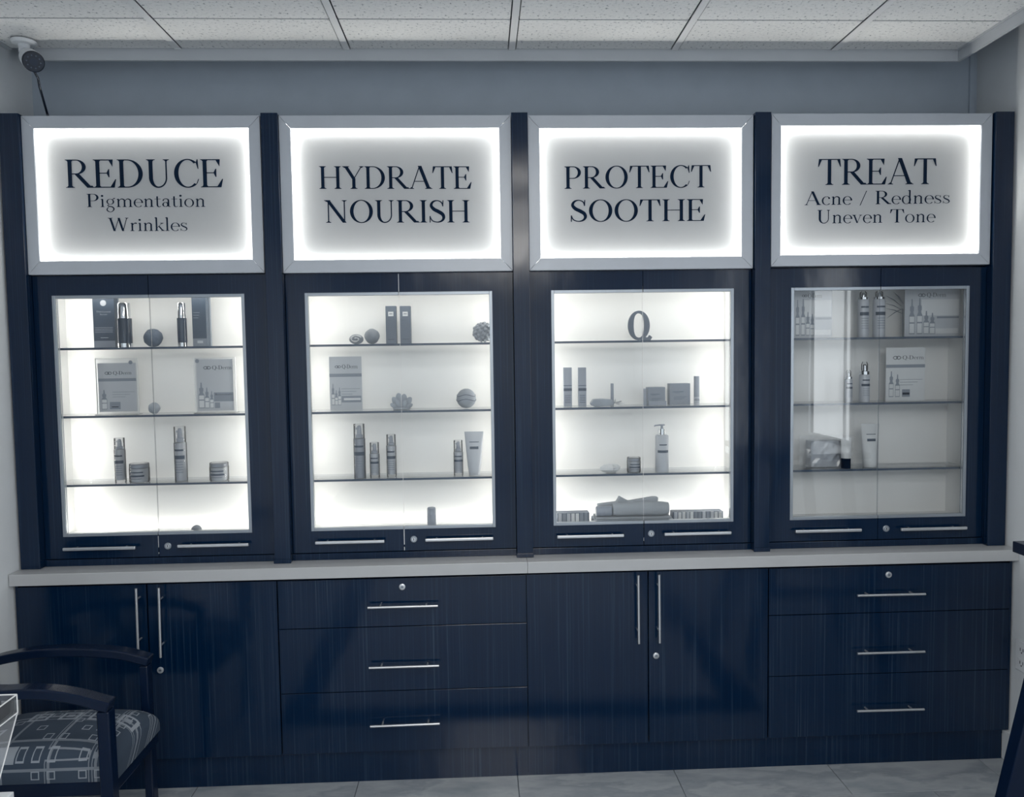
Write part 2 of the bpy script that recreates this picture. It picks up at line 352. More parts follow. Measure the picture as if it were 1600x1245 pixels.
def text_polys(txt, x0, x1, z0, cap, y, mb, mi=0, th=.0006, z1=None):
    # fits txt between x0 and x1, baseline z0 (z1 at the right end); faces look towards -Y
    polys = []; cx = 0
    for ch in txt:
        adv, fn = G[ch]
        for p in fn(): polys.append([(px+cx, py) for px, py in p])
        cx += adv
    lo = min(p[0] for q in polys for p in q); hi = max(p[0] for q in polys for p in q); sx = (x1-x0)/(hi-lo); z1 = z0 if z1 is None else z1
    for k, q in enumerate(polys):
        pts = [(x0+(px-lo)*sx, z0+(z1-z0)*(px-lo)/(hi-lo)+py*cap) for px, py in q]
        ar = sum(a[0]*b[1]-b[0]*a[1] for a, b in zip(pts, pts[1:]+pts[:1]))
        if ar < 0: pts = pts[::-1]
        mb.add([(a, y-(k % 7)*1e-6, b) for a, b in pts], [tuple(range(len(pts)))], mi)
    return mb

def text_letters(txt, x0, x1, z0, cap, y, z1):
    L = []; cx = 0
    for ch in txt:
        adv, fn = G[ch]; L.append([[(px+cx, py) for px, py in p] for p in fn()]); cx += adv
    al = [p[0] for l in L for q in l for p in q]; lo, hi = min(al), max(al); sx = (x1-x0)/(hi-lo); out = []
    for l in L:
        if not l: continue
        mb = MB()
        for k, q in enumerate(l):
            pts = [(x0+(px-lo)*sx, z0+(z1-z0)*(px-lo)/(hi-lo)+py*cap) for px, py in q]
            if sum(a[0]*b[1]-b[0]*a[1] for a, b in zip(pts, pts[1:]+pts[:1])) < 0: pts = pts[::-1]
            mb.add([(a, y-(k % 7)*1e-6, b) for a, b in pts], [tuple(range(len(pts)))])
        out.append(mb)
    return out

# ------------------------------------------------------------ room shell
CEIL = 2.735; XL, XR = -1.866, 1.866; YB = .206; YF = -7.2; ZT = 3.02
def struct(name, mb, mt, bevel=0):
    o = mb.build(name, mt, None, bevel); o['kind'] = 'structure'; return o
floor = struct('floor', MB().box(XL-.1, XR+.1, YF-.1, YB+.1, -.12, -.004), 'grout')
struct('wall_left', MB().box(XL-.1, XL, YF-.1, YB+.1, -.004, ZT), 'wall')
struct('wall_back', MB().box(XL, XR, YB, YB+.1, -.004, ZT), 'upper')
struct('wall_front', MB().box(XL, XR, YF-.1, YF, -.004, ZT), 'wall')
# right wall with two window openings
wr = MB(); WIN = [(-1.735, -1.21, 1.09, 2.12), (-3.45, -2.95, .75, 2.50)]
ys = [YF-.1, WIN[1][0], WIN[1][1], WIN[0][0], WIN[0][1], YB+.1]
for a, b in ((0, 1), (2, 3), (4, 5)): wr.box(XR, XR+.1, ys[a], ys[b], -.004, ZT)
for (a, b, c, d) in WIN: wr.box(XR, XR+.1, a, b, -.004, c); wr.box(XR, XR+.1, a, b, d, ZT)
struct('wall_right', wr, 'wall')
for i, (a, b, c, d) in enumerate(WIN):
    wn = MB(); t = .04
    wn.box(XR-.012, XR+.06, a-.03, b+.03, c-.03, c).box(XR-.012, XR+.06, a-.03, b+.03, d, d+.03)
    wn.box(XR-.012, XR+.06, a-.03, a, c, d).box(XR-.012, XR+.06, b, b+.03, c, d)
    wo = struct('window_%d' % (i+1), wn, 'wframe')
    MB().box(XR+.02, XR+.03, a+.001, b-.001, c+.001, d-.001).build('daylit_blind', 'day', wo)
    MB().box(XR+.005, XR+.018, b-.108, b-.098, c, d).build('mullion', 'wframe', wo)

# floor tiles, running bond: rows .30 deep, tiles .60 long
TX = [-.0430+.5985*k for k in range(-4, 5)]
def pieces(name, mt, parent, cells, z0, z1, gap, bevel):
    cache = {}
    for (x0, x1, y0, y1) in cells:
        x0 = max(x0, XL+.001); x1 = min(x1, XR-.001)
        if x1-x0 < .02: continue
        sz = (round(x1-x0, 3), round(y1-y0, 3))
        if sz not in cache:
            o = MB().box(-sz[0]/2+gap/2, sz[0]/2-gap/2, -sz[1]/2+gap/2, sz[1]/2-gap/2, 0, z1-z0).build(name, mt, parent, bevel)
            cache[sz] = o; c = o
        else:
            c = cache[sz].copy(); COL.objects.link(c)
        c.location = ((x0+x1)/2, (y0+y1)/2, z0)
cells = []
for r in range(25):
    y1 = .04-.30*r; off = .2995 if r % 2 else 0
    if y1-.30 < YF: break
    for k in range(-4, 4): cells.append((-.043+.5985*k+off, -.043+.5985*(k+1)+off, y1-.30, y1))
pieces('floor_tile', 'floor', floor, cells, -.004, 0, .003, .0012)

# suspended ceiling: upper deck, tiles, tee bars, edge trims
ceil_ = struct('ceiling', MB().box(XL-.1, XR+.1, YF-.1, YB+.1, ZT, ZT+.1), 'upper')
CX1 = 1.690; CY1 = .050; TB = [-1.248, -.6345, -.0215, .5915, 1.2045]
xs = [XL+.002]+TB+[CX1-.001]; cells = []
TROF = [(2, 3), (2, 5)]   # ceiling cells that hold lamps (column, row)
rows = [(CY1-.002, -.204)]+[(-.204-.6096*k, -.204-.6096*(k+1)) for k in range(11)]
for r, (a, b) in enumerate(rows):
    for c in range(len(xs)-1):
        cells.append((xs[c]+(.0145 if c else .004), xs[c+1]-(.0145 if c < len(xs)-2 else .004), b+.0022, a-.0022))
pieces('ceiling_tile', 'tile', ceil_, cells, CEIL, CEIL+.015, .002, .002)
for x in TB: MB().box(x-.012, x+.012, rows[-1][1], CY1-.004, CEIL-.004, CEIL-.0002).build('tee_bar', 'tee', ceil_, .0008)
for (a, b) in rows[1:]: MB().box(xs[0], xs[-1], a-.0007, a+.0007, CEIL+.001, CEIL+.012).build('cross_tee', 'grout', ceil_)
# fascias: back one in two lengths, right one; thin angle on the left wall
for x0, x1 in ((XL+.045, -1.772), (-1.768, CX1-.0005)):
    MB().box(x0, x1, CY1, CY1+.012, CEIL-.041, CEIL+.05).build('edge_trim', 'white', ceil_, .001)
MB().box(CX1, CX1+.012, rows[-1][1], CY1+.012, CEIL-.041, CEIL+.05).box(CX1-.012, CX1, rows[-1][1], CY1-.002, CEIL-.003, CEIL).build('edge_trim', 'white', ceil_, .001)
MB().box(XL, XL+.022, rows[-1][1], CY1, CEIL-.004, CEIL).build('wall_angle', 'white', ceil_)
MB().box(XL, XR, rows[-1][1]-.001, YF, CEIL, CEIL+.015).build('ceiling_board', 'tile', ceil_)
for cy, w_, pw in ((-2.0, 'nearest the display wall', 7.), (-3.22, 'second from the display wall', 9.), (-4.44, 'added third from the display wall as fill light', 26.), (-5.66, 'added farthest from the display wall as fill light', 40.)):  # the two far panels are added fill for the room and cabinet fronts
    x0, x1, a, b = -.60, .60, cy+.25, cy-.25; cx = 0; zc = CEIL-.0045
    t = thing('ceiling_light', (cx, cy, zc), 'white ceiling light panel '+w_, 'ceiling light', 'ceiling light panels')
    MB().box(x0+.012, x1-.012, b+.012, a-.012, zc-.028, zc-.004).build('diffuser', 'lamp', t)
    MB().box(x0, x1, b, a, zc-.0035, zc).build('housing', 'white', t)
    l = area('ceiling_lamp', (cx, cy, zc-.030), (1.17, .47), P_TROFFER*pw, (1, .975, .93), (0, 0, -1)); lamp_parent(l, t)
# baseboards
struct('baseboard_right', MB().box(XR-.022, XR, YF, -.055, 0, .118), 'base', .004)
struct('baseboard_left', MB().box(XL, XL+.015, YF, -.085, 0, .118), 'base', .004)
struct('baseboard_front', MB().box(XL+.016, XR-.023, YF, YF+.015, 0, .118), 'base', .004)
# cable cover in the back right corner above the cabinets
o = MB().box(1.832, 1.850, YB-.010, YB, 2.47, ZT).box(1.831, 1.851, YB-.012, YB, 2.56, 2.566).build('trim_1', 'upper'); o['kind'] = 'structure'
# outlet on the right wall
t = thing('wall_outlet', (XR, -.137, .44), 'white double wall outlet low on the right wall beside the base cabinets', 'outlet')
MB().box(XR-.006, XR, -.173, -.101, .375, .492).build('cover_plate', 'camw', t, .002)
for dz in (.408, .458):
    s = MB().box(XR-.008, XR-.006, -.155, -.119, dz-.016, dz+.016).build('socket', 'camw', t, .0006)
    MB().box(XR-.0084, XR-.008, -.146, -.143, dz-.004, dz+.008).box(XR-.0084, XR-.008, -.131, -.128, dz-.004, dz+.008).box(XR-.0084, XR-.008, -.1395, -.1345, dz-.012, dz-.007).build('slot', 'ink', s)

# ------------------------------------------------------------ built-in: pilasters, light boxes, display cabinets
CT = .8325                                # worktop surface
PIL = [(-1.857, -1.787), (-.9355, -.8755), (-.0315, .0285), (.8725, .9315), (1.7855, 1.8560)]
pn = ['at the left wall', 'between the first and second display cases', 'between the second and third display cases', 'between the third and fourth display cases', 'at the right wall']
for (x0, x1), w_ in zip(PIL, pn):
    t = thing('pilaster', ((x0+x1)/2, 0, CT), 'dark laminate pilaster '+w_, 'pilaster', 'dark pilasters between the cases')
    MB().box(x0, x1, -.036, YB-.002, CT+.0005, 2.478).build('post', 'lam', t, .0012)
    if -1.7 < x0 < 1.7: MB().box(x0-.002, x1+.002, -.041, -.0362, CT+.0005, CT+.016).build('foot_block', 'lam', t, .001)
SIGN = [(-1.786, -.9425, 1.9085, 2.473, -1.7435, -.984, 1.957, 2.429),
        (-.8745, -.0325, 1.9060, 2.4725, -.833, -.0765, 1.9525, 2.427),
        (.0295, .8695, 1.9065, 2.4715, .0725, .8258, 1.9515, 2.425),
        (.9385, 1.7815, 1.9130, 2.476, .9748, 1.7385, 1.9545, 2.432)]
TXT = [[('REDUCE', 103, 349, 293.5, 292.5, 42.5), ('Pigmentation', 136, 321, 323.5, 323, 20), ('Wrinkles', 169, 293, 361, 360.5, 20)],
       [('HYDRATE', 499, 737, 295, 295, 34.5), ('NOURISH', 507, 734, 348, 347.5, 34.5)],
       [('PROTECT', 882, 1111, 295, 292.5, 34.5), ('SOOTHE', 892, 1102, 346.5, 345, 34)],
       [('TREAT', 1278, 1463, 289, 287.5, 40.5), ('Acne / Redness', 1257, 1484, 320.5, 317.5, 21), ('Uneven Tone', 1277, 1462, 349, 347, 21)]]
for i, (x0, x1, z0, z1, a0, a1, c0, c1) in enumerate(SIGN):
    words = ' '.join(q[0] for q in TXT[i])
    t = thing('light_box_sign', ((x0+x1)/2, 0, z0), 'glowing white framed light box sign lettered '+words, 'sign', 'light box signs over the cases')
    g = .0004; YA, YM = -.022, -.0145
    for poly in ([(x0, z1), (a0, c1), (a1, c1), (x1, z1)], [(x0, z0), (x1, z0), (a1, c0), (a0, c0)],
                 [(x0, z0+g*2), (a0-g, c0+g), (a0-g, c1-g), (x0, z1-g*2)], [(x1, z0+g*2), (x1, z1-g*2), (a1+g, c1-g), (a1+g, c0+g)]):
        ar = sum(p[0]*q[1]-q[0]*p[1] for p, q in zip(poly, poly[1:]+poly[:1]))
        if ar < 0: poly = poly[::-1]
        MB().prism(poly, YA, YM).build('frame_rail', 'signframe', t, .0012)
    e = .022
    MB().box(x0, x0+e, YM, .0105, z0, z1).box(x1-e, x1, YM, .0105, z0, z1).box(x0+e, x1-e, YM, .0105, z0, z0+e).box(x0+e, x1-e, YM, .0105, z1-e, z1).build('frame_case', 'signframe', t)
    MB().box(x0+e, x1-e, .006, .0095, z0+e, z1-e).build('face_panel', 'face', t)
    for (s, p0, p1, b0, b1, cap) in TXT[i]:
        X0, Z0 = at(p0, b0, .0053); X1, Z1 = at(p1, b1, .0053)
        for mb in text_letters(s, X0, X1, Z0, cap/FPX*2.858, .0054, Z1): mb.build('letter', 'ink', t)
    q = .026; ym = -.0088; L = (x1-x0-2*q); H = (z1-z0-2*q); hh = .0055
    for loc, sz, dr, up in (((x0+q, ym, (z0+z1)/2), (hh, H), (1, 0, 0), 0), ((x1-q, ym, (z0+z1)/2), (hh, H), (-1, 0, 0), 0),
                            (((x0+x1)/2, ym, z0+q), (L, hh), (0, 0, 1), 1), (((x0+x1)/2, ym, z1-q), (L, hh), (0, 0, -1), 1)):
        l = area('led_light', loc, sz, P_SIGN*(H if not up else L*(1.12 if dr[2] > 0 else 1)), WARM, dr)
        # orient explicitly: local Z = -direction, local X along size x
        d = Vector(dr); zl = -d; xl = Vector((0, 1, 0)) if not up else Vector((1, 0, 0)); yl = zl.cross(xl)
        l.rotation_euler = Matrix((xl, yl, zl)).transposed().to_euler(); lamp_parent(l, t)
    sb = MB()
    sb.box(x0+e, x0+e+.003, -.012, -.005, z0+e, z1-e).box(x1-e-.003, x1-e, -.012, -.005, z0+e, z1-e).box(x0+e+.004, x1-e-.004, -.012, -.005, z0+e, z0+e+.003).box(x0+e+.004, x1-e-.004, -.012, -.005, z1-e-.003, z1-e)
    sb.build('led_strip', 'white', t)

CX = [-1.3716, -.4572, .4572, 1.3716]; SH = [1.644, 1.3905, 1.1325]; ZB, ZTP = .926, 1.845
ordn = ['first', 'second', 'third', 'fourth']
caselabel = ['lit glass display case under the REDUCE sign', 'lit glass display case under the HYDRATE NOURISH sign', 'lit glass display case under the PROTECT SOOTHE sign', 'unlit glass display case under the TREAT sign']
HND = [((98.5, 212, 856.8), (277.5, 388.5, 851.8), (262, 853)), ((492.5, 601, 846.7), (664.5, 771, 842.3), (646.5, 842.5)),
       ((870.5, 975, 837.5), (1038, 1142.5, 833.3), (1017.7, 833.6)), ((1242.5, 1346, 829), (1407.5, 1510.5, 825.8), (1385, 825.8))]
for i, c in enumerate(CX):
    t = thing('display_cabinet', (c, .1, CT), caselabel[i], 'display cabinet', 'wall display cabinets')
    x0 = PIL[i][1]+.0005; x1 = PIL[i+1][0]-.0005
    sl = {0: -1.768, 3: c-.385}.get(i, c-.385); sr = {2: .826, 3: 1.752}.get(i, c+.385)
    yb = .182; cb = MB()
    cb.box(x0, sl-.004, .024, YB-.002, CT+.0005, 2.470).box(sr+.004, x1, .024, YB-.002, CT+.0005, 2.470)      # uprights
    cb.box(sl-.004, sr+.004, .024, YB-.002, ZTP+.004, 2.470).box(sl-.004, sr+.004, .024, YB-.002, CT+.0005, ZB-.004)
    cb.box(sl-.004, sr+.004, yb+.004, YB-.002, ZB-.004, ZTP+.004).build('carcass', 'lam', t)
    MB().box(x0, x1, -.004, .0235, CT+.0005, .8575).build('bottom_rail', 'lam', t, .001)
    MB().box(sl-.004, sl, .024, yb, ZB-.004, ZTP+.004).box(sr, sr+.004, .024, yb, ZB-.004, ZTP+.004).box(sl, sr, .024, yb, ZTP, ZTP+.004).box(sl, sr, .024, yb, ZB-.004, ZB).box(sl, sr, yb, yb+.004, ZB-.004, ZTP+.004).build('lining', 'inner', t)
    for z in SH:
        sh = MB().box(sl+.001, sr-.001, .0305, .168, z-.0078, z-.0004).build('glass_shelf', 'shelf', t)
        MB().box(sl+.001, sr-.001, .0285, .0303, z-.0082, z-.0002).build('polished_edge', 'edge', sh)
        for p0, p1 in ((sl, sl+.010), (sr-.010, sr)): MB().tube([(p0, .05, z-.0122), (p1, .05, z-.0122)], .0034, 8).build('shelf_pin', 'chrome', sh)
    fw, F0, F1 = .347, .9428, 1.8345; iw = .0115
    for s in (-1, 1):
        xi = c+s*.0012; xo = (x0+.0012 if s < 0 else x1-.0012); xf = c+s*fw; dz0, dz1 = .8605, 1.9050
        d = MB()
        d.box(xo, xf, 0, .021, dz0, dz1).box(xf, xi, 0, .021, F1, dz1).box(xf, xi, 0, .021, dz0, F0)
        dr = d.build('door', 'lam', t); lab = None
        fr = MB()
        fr.box(xf, xf-s*iw, -.0022, .018, F0, F1).box(xf-s*iw, xi, -.0022, .018, F1-iw, F1).box(xf-s*iw, xi, -.0022, .018, F0, F0+iw)
        fr.build('metal_frame', 'alu', dr, .001)
        MB().box(xf-s*(iw+.0002), xi, .006, .010, F0+iw+.0002, F1-iw-.0002).build('glass_pane', 'pane', dr)
        MB().box(xi, xi-s*.0006, .0055, .0059, F0+iw, F1-iw).build('pane_edge', 'acedge' if i in (1, 2) else 'edge', dr)
        ha, hb, hy = HND[i][0 if s < 0 else 1]; X0, Z0 = at(ha, hy, -.022); X1, Z1 = at(hb, hy, -.022); Z = (Z0+Z1)/2
        hd = MB().box(X0, X1, -.028, -.018, Z-.0058, Z+.0058).build('handle', 'steel', dr, .0028, seg=3)
        for q in (.16, .84): MB().tube([(X0+(X1-X0)*q, -.0185, Z), (X0+(X1-X0)*q, -.0, Z)], .0035, 8).build('handle_post', 'steel', dr)
        if s > 0:
            lx, lz = at(*HND[i][2], -.004)
            MB().tube([(lx, 0, lz), (lx, -.004, lz), (lx, -.0055, lz)], [.0125, .0125, .0105], 20).tube([(lx, -.0055, lz), (lx, -.0062, lz)], .0066, 16, 1).box(lx-.0012, lx+.0012, -.0066, -.006, lz-.0045, lz+.0045, 2).build('lock', ['alu', 'steel', 'ink'], dr)
    # the worn white edge banding at the meeting stiles of the second case
    if i < 3:
        nn = MB()
        for (u, v) in ([(.862, .874), (.884, .9415)] if i == 1 else [(.871, .876), (.895, .938)] if i == 0 else [(.876, .888)]): nn.box(c-.0011, c+(.0011 if i == 1 else -.0002), -.0006, .004, u, v)
        if i == 1: nn.box(c-.0010, c+.0008, -.0006, .004, 1.836, 1.902)
        nn.build('worn_edge', 'acedge', t)
    if i < 3:                               # LED strips behind the door frame
        Hh = ZTP-ZB-.03; zc = (ZB+ZTP)/2
        for sx in (-1, 1):
            xx = max(sl+.010, min(sr-.010, c+sx*.372))
            l = area('led_light', (xx, .070, zc), (.008, Hh), P_CASE*Hh*(1.15, .64, .80)[i], WARM, (-sx, .8, 0))
            d = Vector((-sx, .8, 0)).normalized(); zl = -d; yl = Vector((0, 0, 1)); xl = yl.cross(zl)
            l.rotation_euler = Matrix((xl, yl, zl)).transposed().to_euler(); lamp_parent(l, t)
            MB().box(xx+sx*.004, xx+sx*.008, .064, .076, ZB+.02, ZTP-.02).build('led_strip', 'white', t)
        for zz, dz, k in ((ZB+.0015, 1, (.40, .36, .55)[i]), (ZTP-.004, -1, .5)):
            l = area('led_light', (c, .150 if dz > 0 else .05, zz), (.70, .008), P_CASE*.70*k, WARM, (0, .8, dz))
            d = Vector((0, .5, dz)).normalized(); zl = -d; xl = Vector((1, 0, 0)); yl = zl.cross(xl)
            l.rotation_euler = Matrix((xl, yl, zl)).transposed().to_euler(); lamp_parent(l, t)

# ------------------------------------------------------------ worktop and base cabinets
t = thing('worktop', (0, 0, CT), 'long pale worktop running over all four dark base cabinets', 'worktop')
for x0, x1 in ((-1.8625, .0025), (.0032, 1.8650)): MB().box(x0, x1, -.102, YB-.001, CT-.0425, CT).build('slab', 'counter', t, .0015)
BX = [(-1.857, -.9172), (-.9168, -.0014), (-.001, .9132), (.9136, 1.8575)]
bl = ['two-door base cabinet on the left, partly behind the armchair', 'three-drawer base cabinet under the second display case', 'two-door base cabinet under the third display case', 'three-drawer base cabinet at the right wall']
def bar(dr, p0, p1, parent_y, r=.0045):
    (X0, Z0), (X1, Z1) = p0, p1; Y = parent_y-.030
    MB().tube([(X0, Y, Z0), (X1, Y, Z1)], r, 12).build('handle', 'steel', dr)
    h = MB()
    for q in (.17, .83): x = X0+(X1-X0)*q; z = Z0+(Z1-Z0)*q; MB().tube([(x, Y+.004, z), (x, parent_y, z)], .0032, 8).build('handle_post', 'steel', dr)
def lock(dr, px, py, Y, mt='steel'):
    lx, lz = at(px, py, Y)
    MB().tube([(lx, Y, lz), (lx, Y-.004, lz), (lx, Y-.005, lz)], [.0115, .0115, .0095], 20).tube([(lx, Y-.005, lz), (lx, Y-.0056, lz)], .006, 14, 1).box(lx-.0035, lx+.0035, Y-.006, Y-.0055, lz-.001, lz+.001, 2).build('lock', [mt, 'alu', 'ink'], dr)
YD = -.080; ZD0, ZD1 = .122, .7790
for i, (x0, x1) in enumerate(BX):
    t = thing('base_cabinet', ((x0+x1)/2, .05, 0), bl[i], 'base cabinet', 'base cabinets')
    MB().box(x0, x1, YD+.0205, YB-.002, .10, CT-.0435).build('carcass', 'lam', t)
    MB().box(x0+(.0 if i else .012), x1-(.0 if i < 3 else .0165), -.060, -.02, .0005, .1195).build('plinth', 'lam', t)
    g = .0014
    if i in (0, 2):
        cx = {0: -1.3875, 2: .4550}[i]
        L0 = {0: x0+.010, 2: x0}[i]
        for a, b, h, s in ((L0, cx-g, {0: (212.5, 919.5, 216, 1018), 2: (997.5, 899, 998.5, 1005.5)}[i], 0), (cx+g, x1-g, {0: (248, 918.5, 251, 1027), 2: (1030, 898, 1031, 1004.5)}[i], 1)):
            dr = MB().box(a+g, b-g, YD, YD+.019, ZD0, ZD1).build('door', 'lam', t, .0008)
            bar(dr, at(h[0], h[1], YD-.03), at(h[2], h[3], YD-.03), YD)
            if s: lock(dr, *{0: (251, 1046.5), 2: (1025, 1024)}[i], YD)
    else:
        zs = {1: [ZD1, .5975, .354, ZD0], 3: [ZD1, .5985, .3625, ZD0]}[i]
        hs = {1: [(574.5, 949.5, 684, 946.5), (576.5, 1043.5, 686, 1040), (578.5, 1135, 687, 1130.5)], 3: [(1340, 930.5, 1446, 928), (1340, 1021, 1445, 1018), (1339.5, 1111, 1444, 1108)]}[i]
        for k in range(3):
            dr = MB().box(x0+g, x1-g-(.010 if i == 3 else 0), YD, YD+.019, zs[k+1]+g, zs[k]-g).build('drawer', 'lam', t, .0008)
            bar(dr, at(hs[k][0], hs[k][1], YD-.03), at(hs[k][2], hs[k][3], YD-.03), YD)
            if k == 0: lock(dr, *{1: (628.5, 916.5), 3: (1388, 897.5)}[i], YD)
    if i == 0: MB().box(x0, x0+.0095, YD+.004, YD+.0205, ZD0, CT-.0435).build('filler', 'lam', t)
    if i == 3: MB().box(x1-.0095, x1, YD+.004, YD+.0205, ZD0, CT-.0435).build('filler', 'lam', t)
#ITEMS#

# ------------------------------------------------------------ things in the cases (bases stand on the glass)
def dims(x0, x1, yt, zb, Y):
    ym = yt+20
    X0 = at(x0, ym, Y)[0]; X1 = at(x1, ym, Y)[0]; return (X0+X1)/2, (X1-X0)/2, at((x0+x1)/2, yt, Y)[1]
def zpx(x, y, Y): return at(x, y, Y)[1]
def front_print(mb, X, Y, r, items):        # flat print bars on the front of a round body: (z, height, half-angle)
    for (z, h, ha) in items:
        n = 8; v = []; f = []
        for k in range(n+1):
            a = -PI/2+ha*(2*k/n-1)
            for zz in (z-h/2, z+h/2): v.append((X+(r+.0003)*math.cos(a), Y+(r+.0003)*math.sin(a), zz))
        for k in range(n): f.append((2*k, 2*k+2, 2*k+3, 2*k+1))
        mb.add(v, f)
def sign_logo(mb, x, z, s, y):              # two linked pointed ovals
    for dx in (-.42, .42):
        P = []
        for k in range(17):
            a = 2*PI*k/16; P.append((x+s*(dx+.62*math.cos(a)*abs(math.cos(a))**.25), z+s*.42*math.sin(a)*(1-.25*abs(math.cos(a)))))
        for a, b in zip(P, P[1:]):
            dx_, dz_ = b[0]-a[0], b[1]-a[1]; l = math.hypot(dx_, dz_) or 1; wx, wz = -dz_/l*s*.07, dx_/l*s*.07
            mb.add([(a[0]-wx, y, a[1]-wz), (b[0]-wx, y, b[1]-wz), (b[0]+wx, y, b[1]+wz), (a[0]+wx, y, a[1]+wz)], [(3, 2, 1, 0)])
def q_mark(mb, x0, x1, z, cap, y):
    w_ = x1-x0; sign_logo(mb, x0+w_*.13, z+cap*.45, w_*.125, y); text_polys('Q-Derm', x0+w_*.31, x1, z, cap, y, mb)
def pic_bottle(a, b, x, z, h, w_, y):       # printed picture of a dropper bottle
    pts = [(-.5, 0), (.5, 0), (.5, .52), (.28, .60), (.28, .66), (.36, .66), (.36, .78), (.15, .80), (.10, 1), (-.10, 1), (-.15, .80), (-.36, .78), (-.36, .66), (-.28, .66), (-.28, .60), (-.5, .52)]
    a.add([(x+p*w_, y, z+q*h) for p, q in pts], [tuple(range(len(pts)))])
    for q0, q1 in ((.03, .30), (.34, .50)): b.add([(x-.42*w_, y-.0002, z+q0*h), (x+.42*w_, y-.0002, z+q0*h), (x+.42*w_, y-.0002, z+q1*h), (x-.42*w_, y-.0002, z+q1*h)], [(0, 1, 2, 3)])
def flat(mb, x0, x1, z0, z1, y, mi=0): mb.add([(x0, y, z0), (x1, y, z0), (x1, y, z1), (x0, y, z1)], [(0, 1, 2, 3)], mi)
def leaflet(x0, x1, yt, yb, zb, Y, label, kind=0, holder=None, group='leaflets standing on the shelves', tab=None, mt='paper'):
    X0 = at(x0, (yt+yb)/2, Y)[0]; X1 = at(x1, (yt+yb)/2, Y)[0]; ZT_ = zpx((x0+x1)/2, yt, Y); ZL = max(zb+.0035 if holder else zb, zpx((x0+x1)/2, yb, Y)) if holder else zb
    w_ = X1-X0; h = ZT_-ZL
    t = thing('leaflet', ((X0+X1)/2, Y, ZL), label, 'leaflet', group)
    MB().box(X0, X1, Y-.0006, Y+.0006, ZL, ZT_).build('sheet', mt, t)
    d = MB(); g = MB(); lt = MB(); yf = Y-.0009
    if kind in (0, 1, 3):
        q_mark(d, X0+w_*.18, X1-w_*(.12 if kind != 3 else .04), ZT_-h*(.24 if kind == 0 else .22), h*.072, yf)
        flat(g, X0, X1, ZT_-h*.375, ZT_-h*.315, yf)
        for k in range(3): flat(g, X0+w_*.36, X1-w_*(.06+.12*k), ZL+h*(.40-.05*k), ZL+h*(.408-.05*k), yf)
    if kind == 0:
        pic_bottle(g, lt, X0+w_*.14, ZL+h*.05, h*.40, w_*.15, yf); flat(g, X0+w_*.28, X0+w_*.56, ZL+h*.05, ZL+h*.20, yf)
        flat(d, X0+w_*.33, X0+w_*.51, ZL+h*.09, ZL+h*.105, yf-.0003)
    if kind == 1:
        for dx, hh in ((.10, .40), (.20, .28), (.30, .33)): pic_bottle(g, lt, X0+w_*dx, ZL+h*.10, h*hh, w_*.095, yf)
        flat(g, X0+w_*.36, X1-w_*.03, ZL+h*.15, ZL+h*.27, yf); flat(lt, X0+w_*.43, X1-w_*.05, ZL+h*.19, ZL+h*.23, yf-.0003)
    if kind == 3:
        for dx, hh in ((.14, .48), (.30, .42)): pic_bottle(g, lt, X0+w_*dx, ZL+h*.08, h*hh, w_*.12, yf)
        flat(g, X0+w_*.42, X0+w_*.62, ZL+h*.08, ZL+h*.22, yf); flat(d, X0+w_*.43, X0+w_*.61, ZL+h*.12, ZL+h*.16, yf-.0003)
    if kind == 2:
        q_mark(d, X0+w_*.20, X1-w_*.03, ZT_-h*.20, h*.075, yf)
        for dx, hh, ww in ((.12, .50, .16), (.27, .40, .12), (.40, .33, .10)): pic_bottle(g, lt, X0+w_*dx, ZL+h*.05, h*hh, w_*ww, yf)
        flat(g, X0+w_*.48, X0+w_*.62, ZL+h*.05, ZL+h*.16, yf); flat(g, X0+w_*.46, X1, ZL+h*.18, ZL+h*.355, yf)
        text_polys('Re', X0+w_*.50, X0+w_*.60, ZL+h*.30, h*.035, yf-.0003, d); text_polys('juvenate', X0+w_*.61, X0+w_*.97, ZL+h*.30, h*.035, yf-.0003, d)
    if kind == 4:                            # wide card: mark at the top edge, row of bottles, text panel
        q_mark(d, X0+w_*.24, X1-w_*.26, ZT_-h*.215, h*.085, yf)
        flat(lt, X0+w_*.30, X1-w_*.02, ZL+h*.42, ZT_-h*.26, yf)
        for dx, hh in ((.13, .70), (.27, .72), (.39, .46), (.50, .42)): pic_bottle(g, lt, X0+w_*dx, ZL+h*.05, h*hh, w_*.10, yf-.0001)
        flat(g, X0+w_*.58, X1-w_*.02, ZL+h*.36, ZL+h*.40, yf); flat(lt, X0+w_*.56, X1-w_*.03, ZL+h*.06, ZL+h*.16, yf)
    if g.v: g.build('print', 'grey', t)
    if lt.v: lt.build('pale_print', 'light', t)
    if d.v: d.build('lettering', 'ink', t)
    if holder:
        a, b, c = holder; A0 = at(a, 600, Y)[0]; A1 = at(b, 600, Y)[0]; ZH = zpx((a+b)/2, c, Y)
        hld = thing('leaflet_holder', ((A0+A1)/2, Y, zb), 'clear acrylic stand around the '+label.split(' on ')[0].split(' with ')[0]+(' with a picture of one bottle' if kind == 0 else ' with a row of bottles'), 'leaflet holder', 'clear leaflet holders')
        MB().box(A0, A1, Y+.0012, Y+.0032, zb+.0022, ZH).box(A0, A1, Y-.02, Y+.03, zb, zb+.002).build('acrylic_panel', 'acryl', hld)
        e = MB().box(A0, A0+.0018, Y-.0034, Y+.0011, zb+.0022, ZH).build('edge_strip', 'acedge', hld)
        MB().box(A1-.0018, A1, Y-.0034, Y+.0011, zb+.0022, ZH).build('edge_strip', 'acedge', hld); MB().box(A0+.002, A1-.002, Y-.0004, Y+.0011, ZH-.0018, ZH).build('edge_strip', 'acedge', hld)
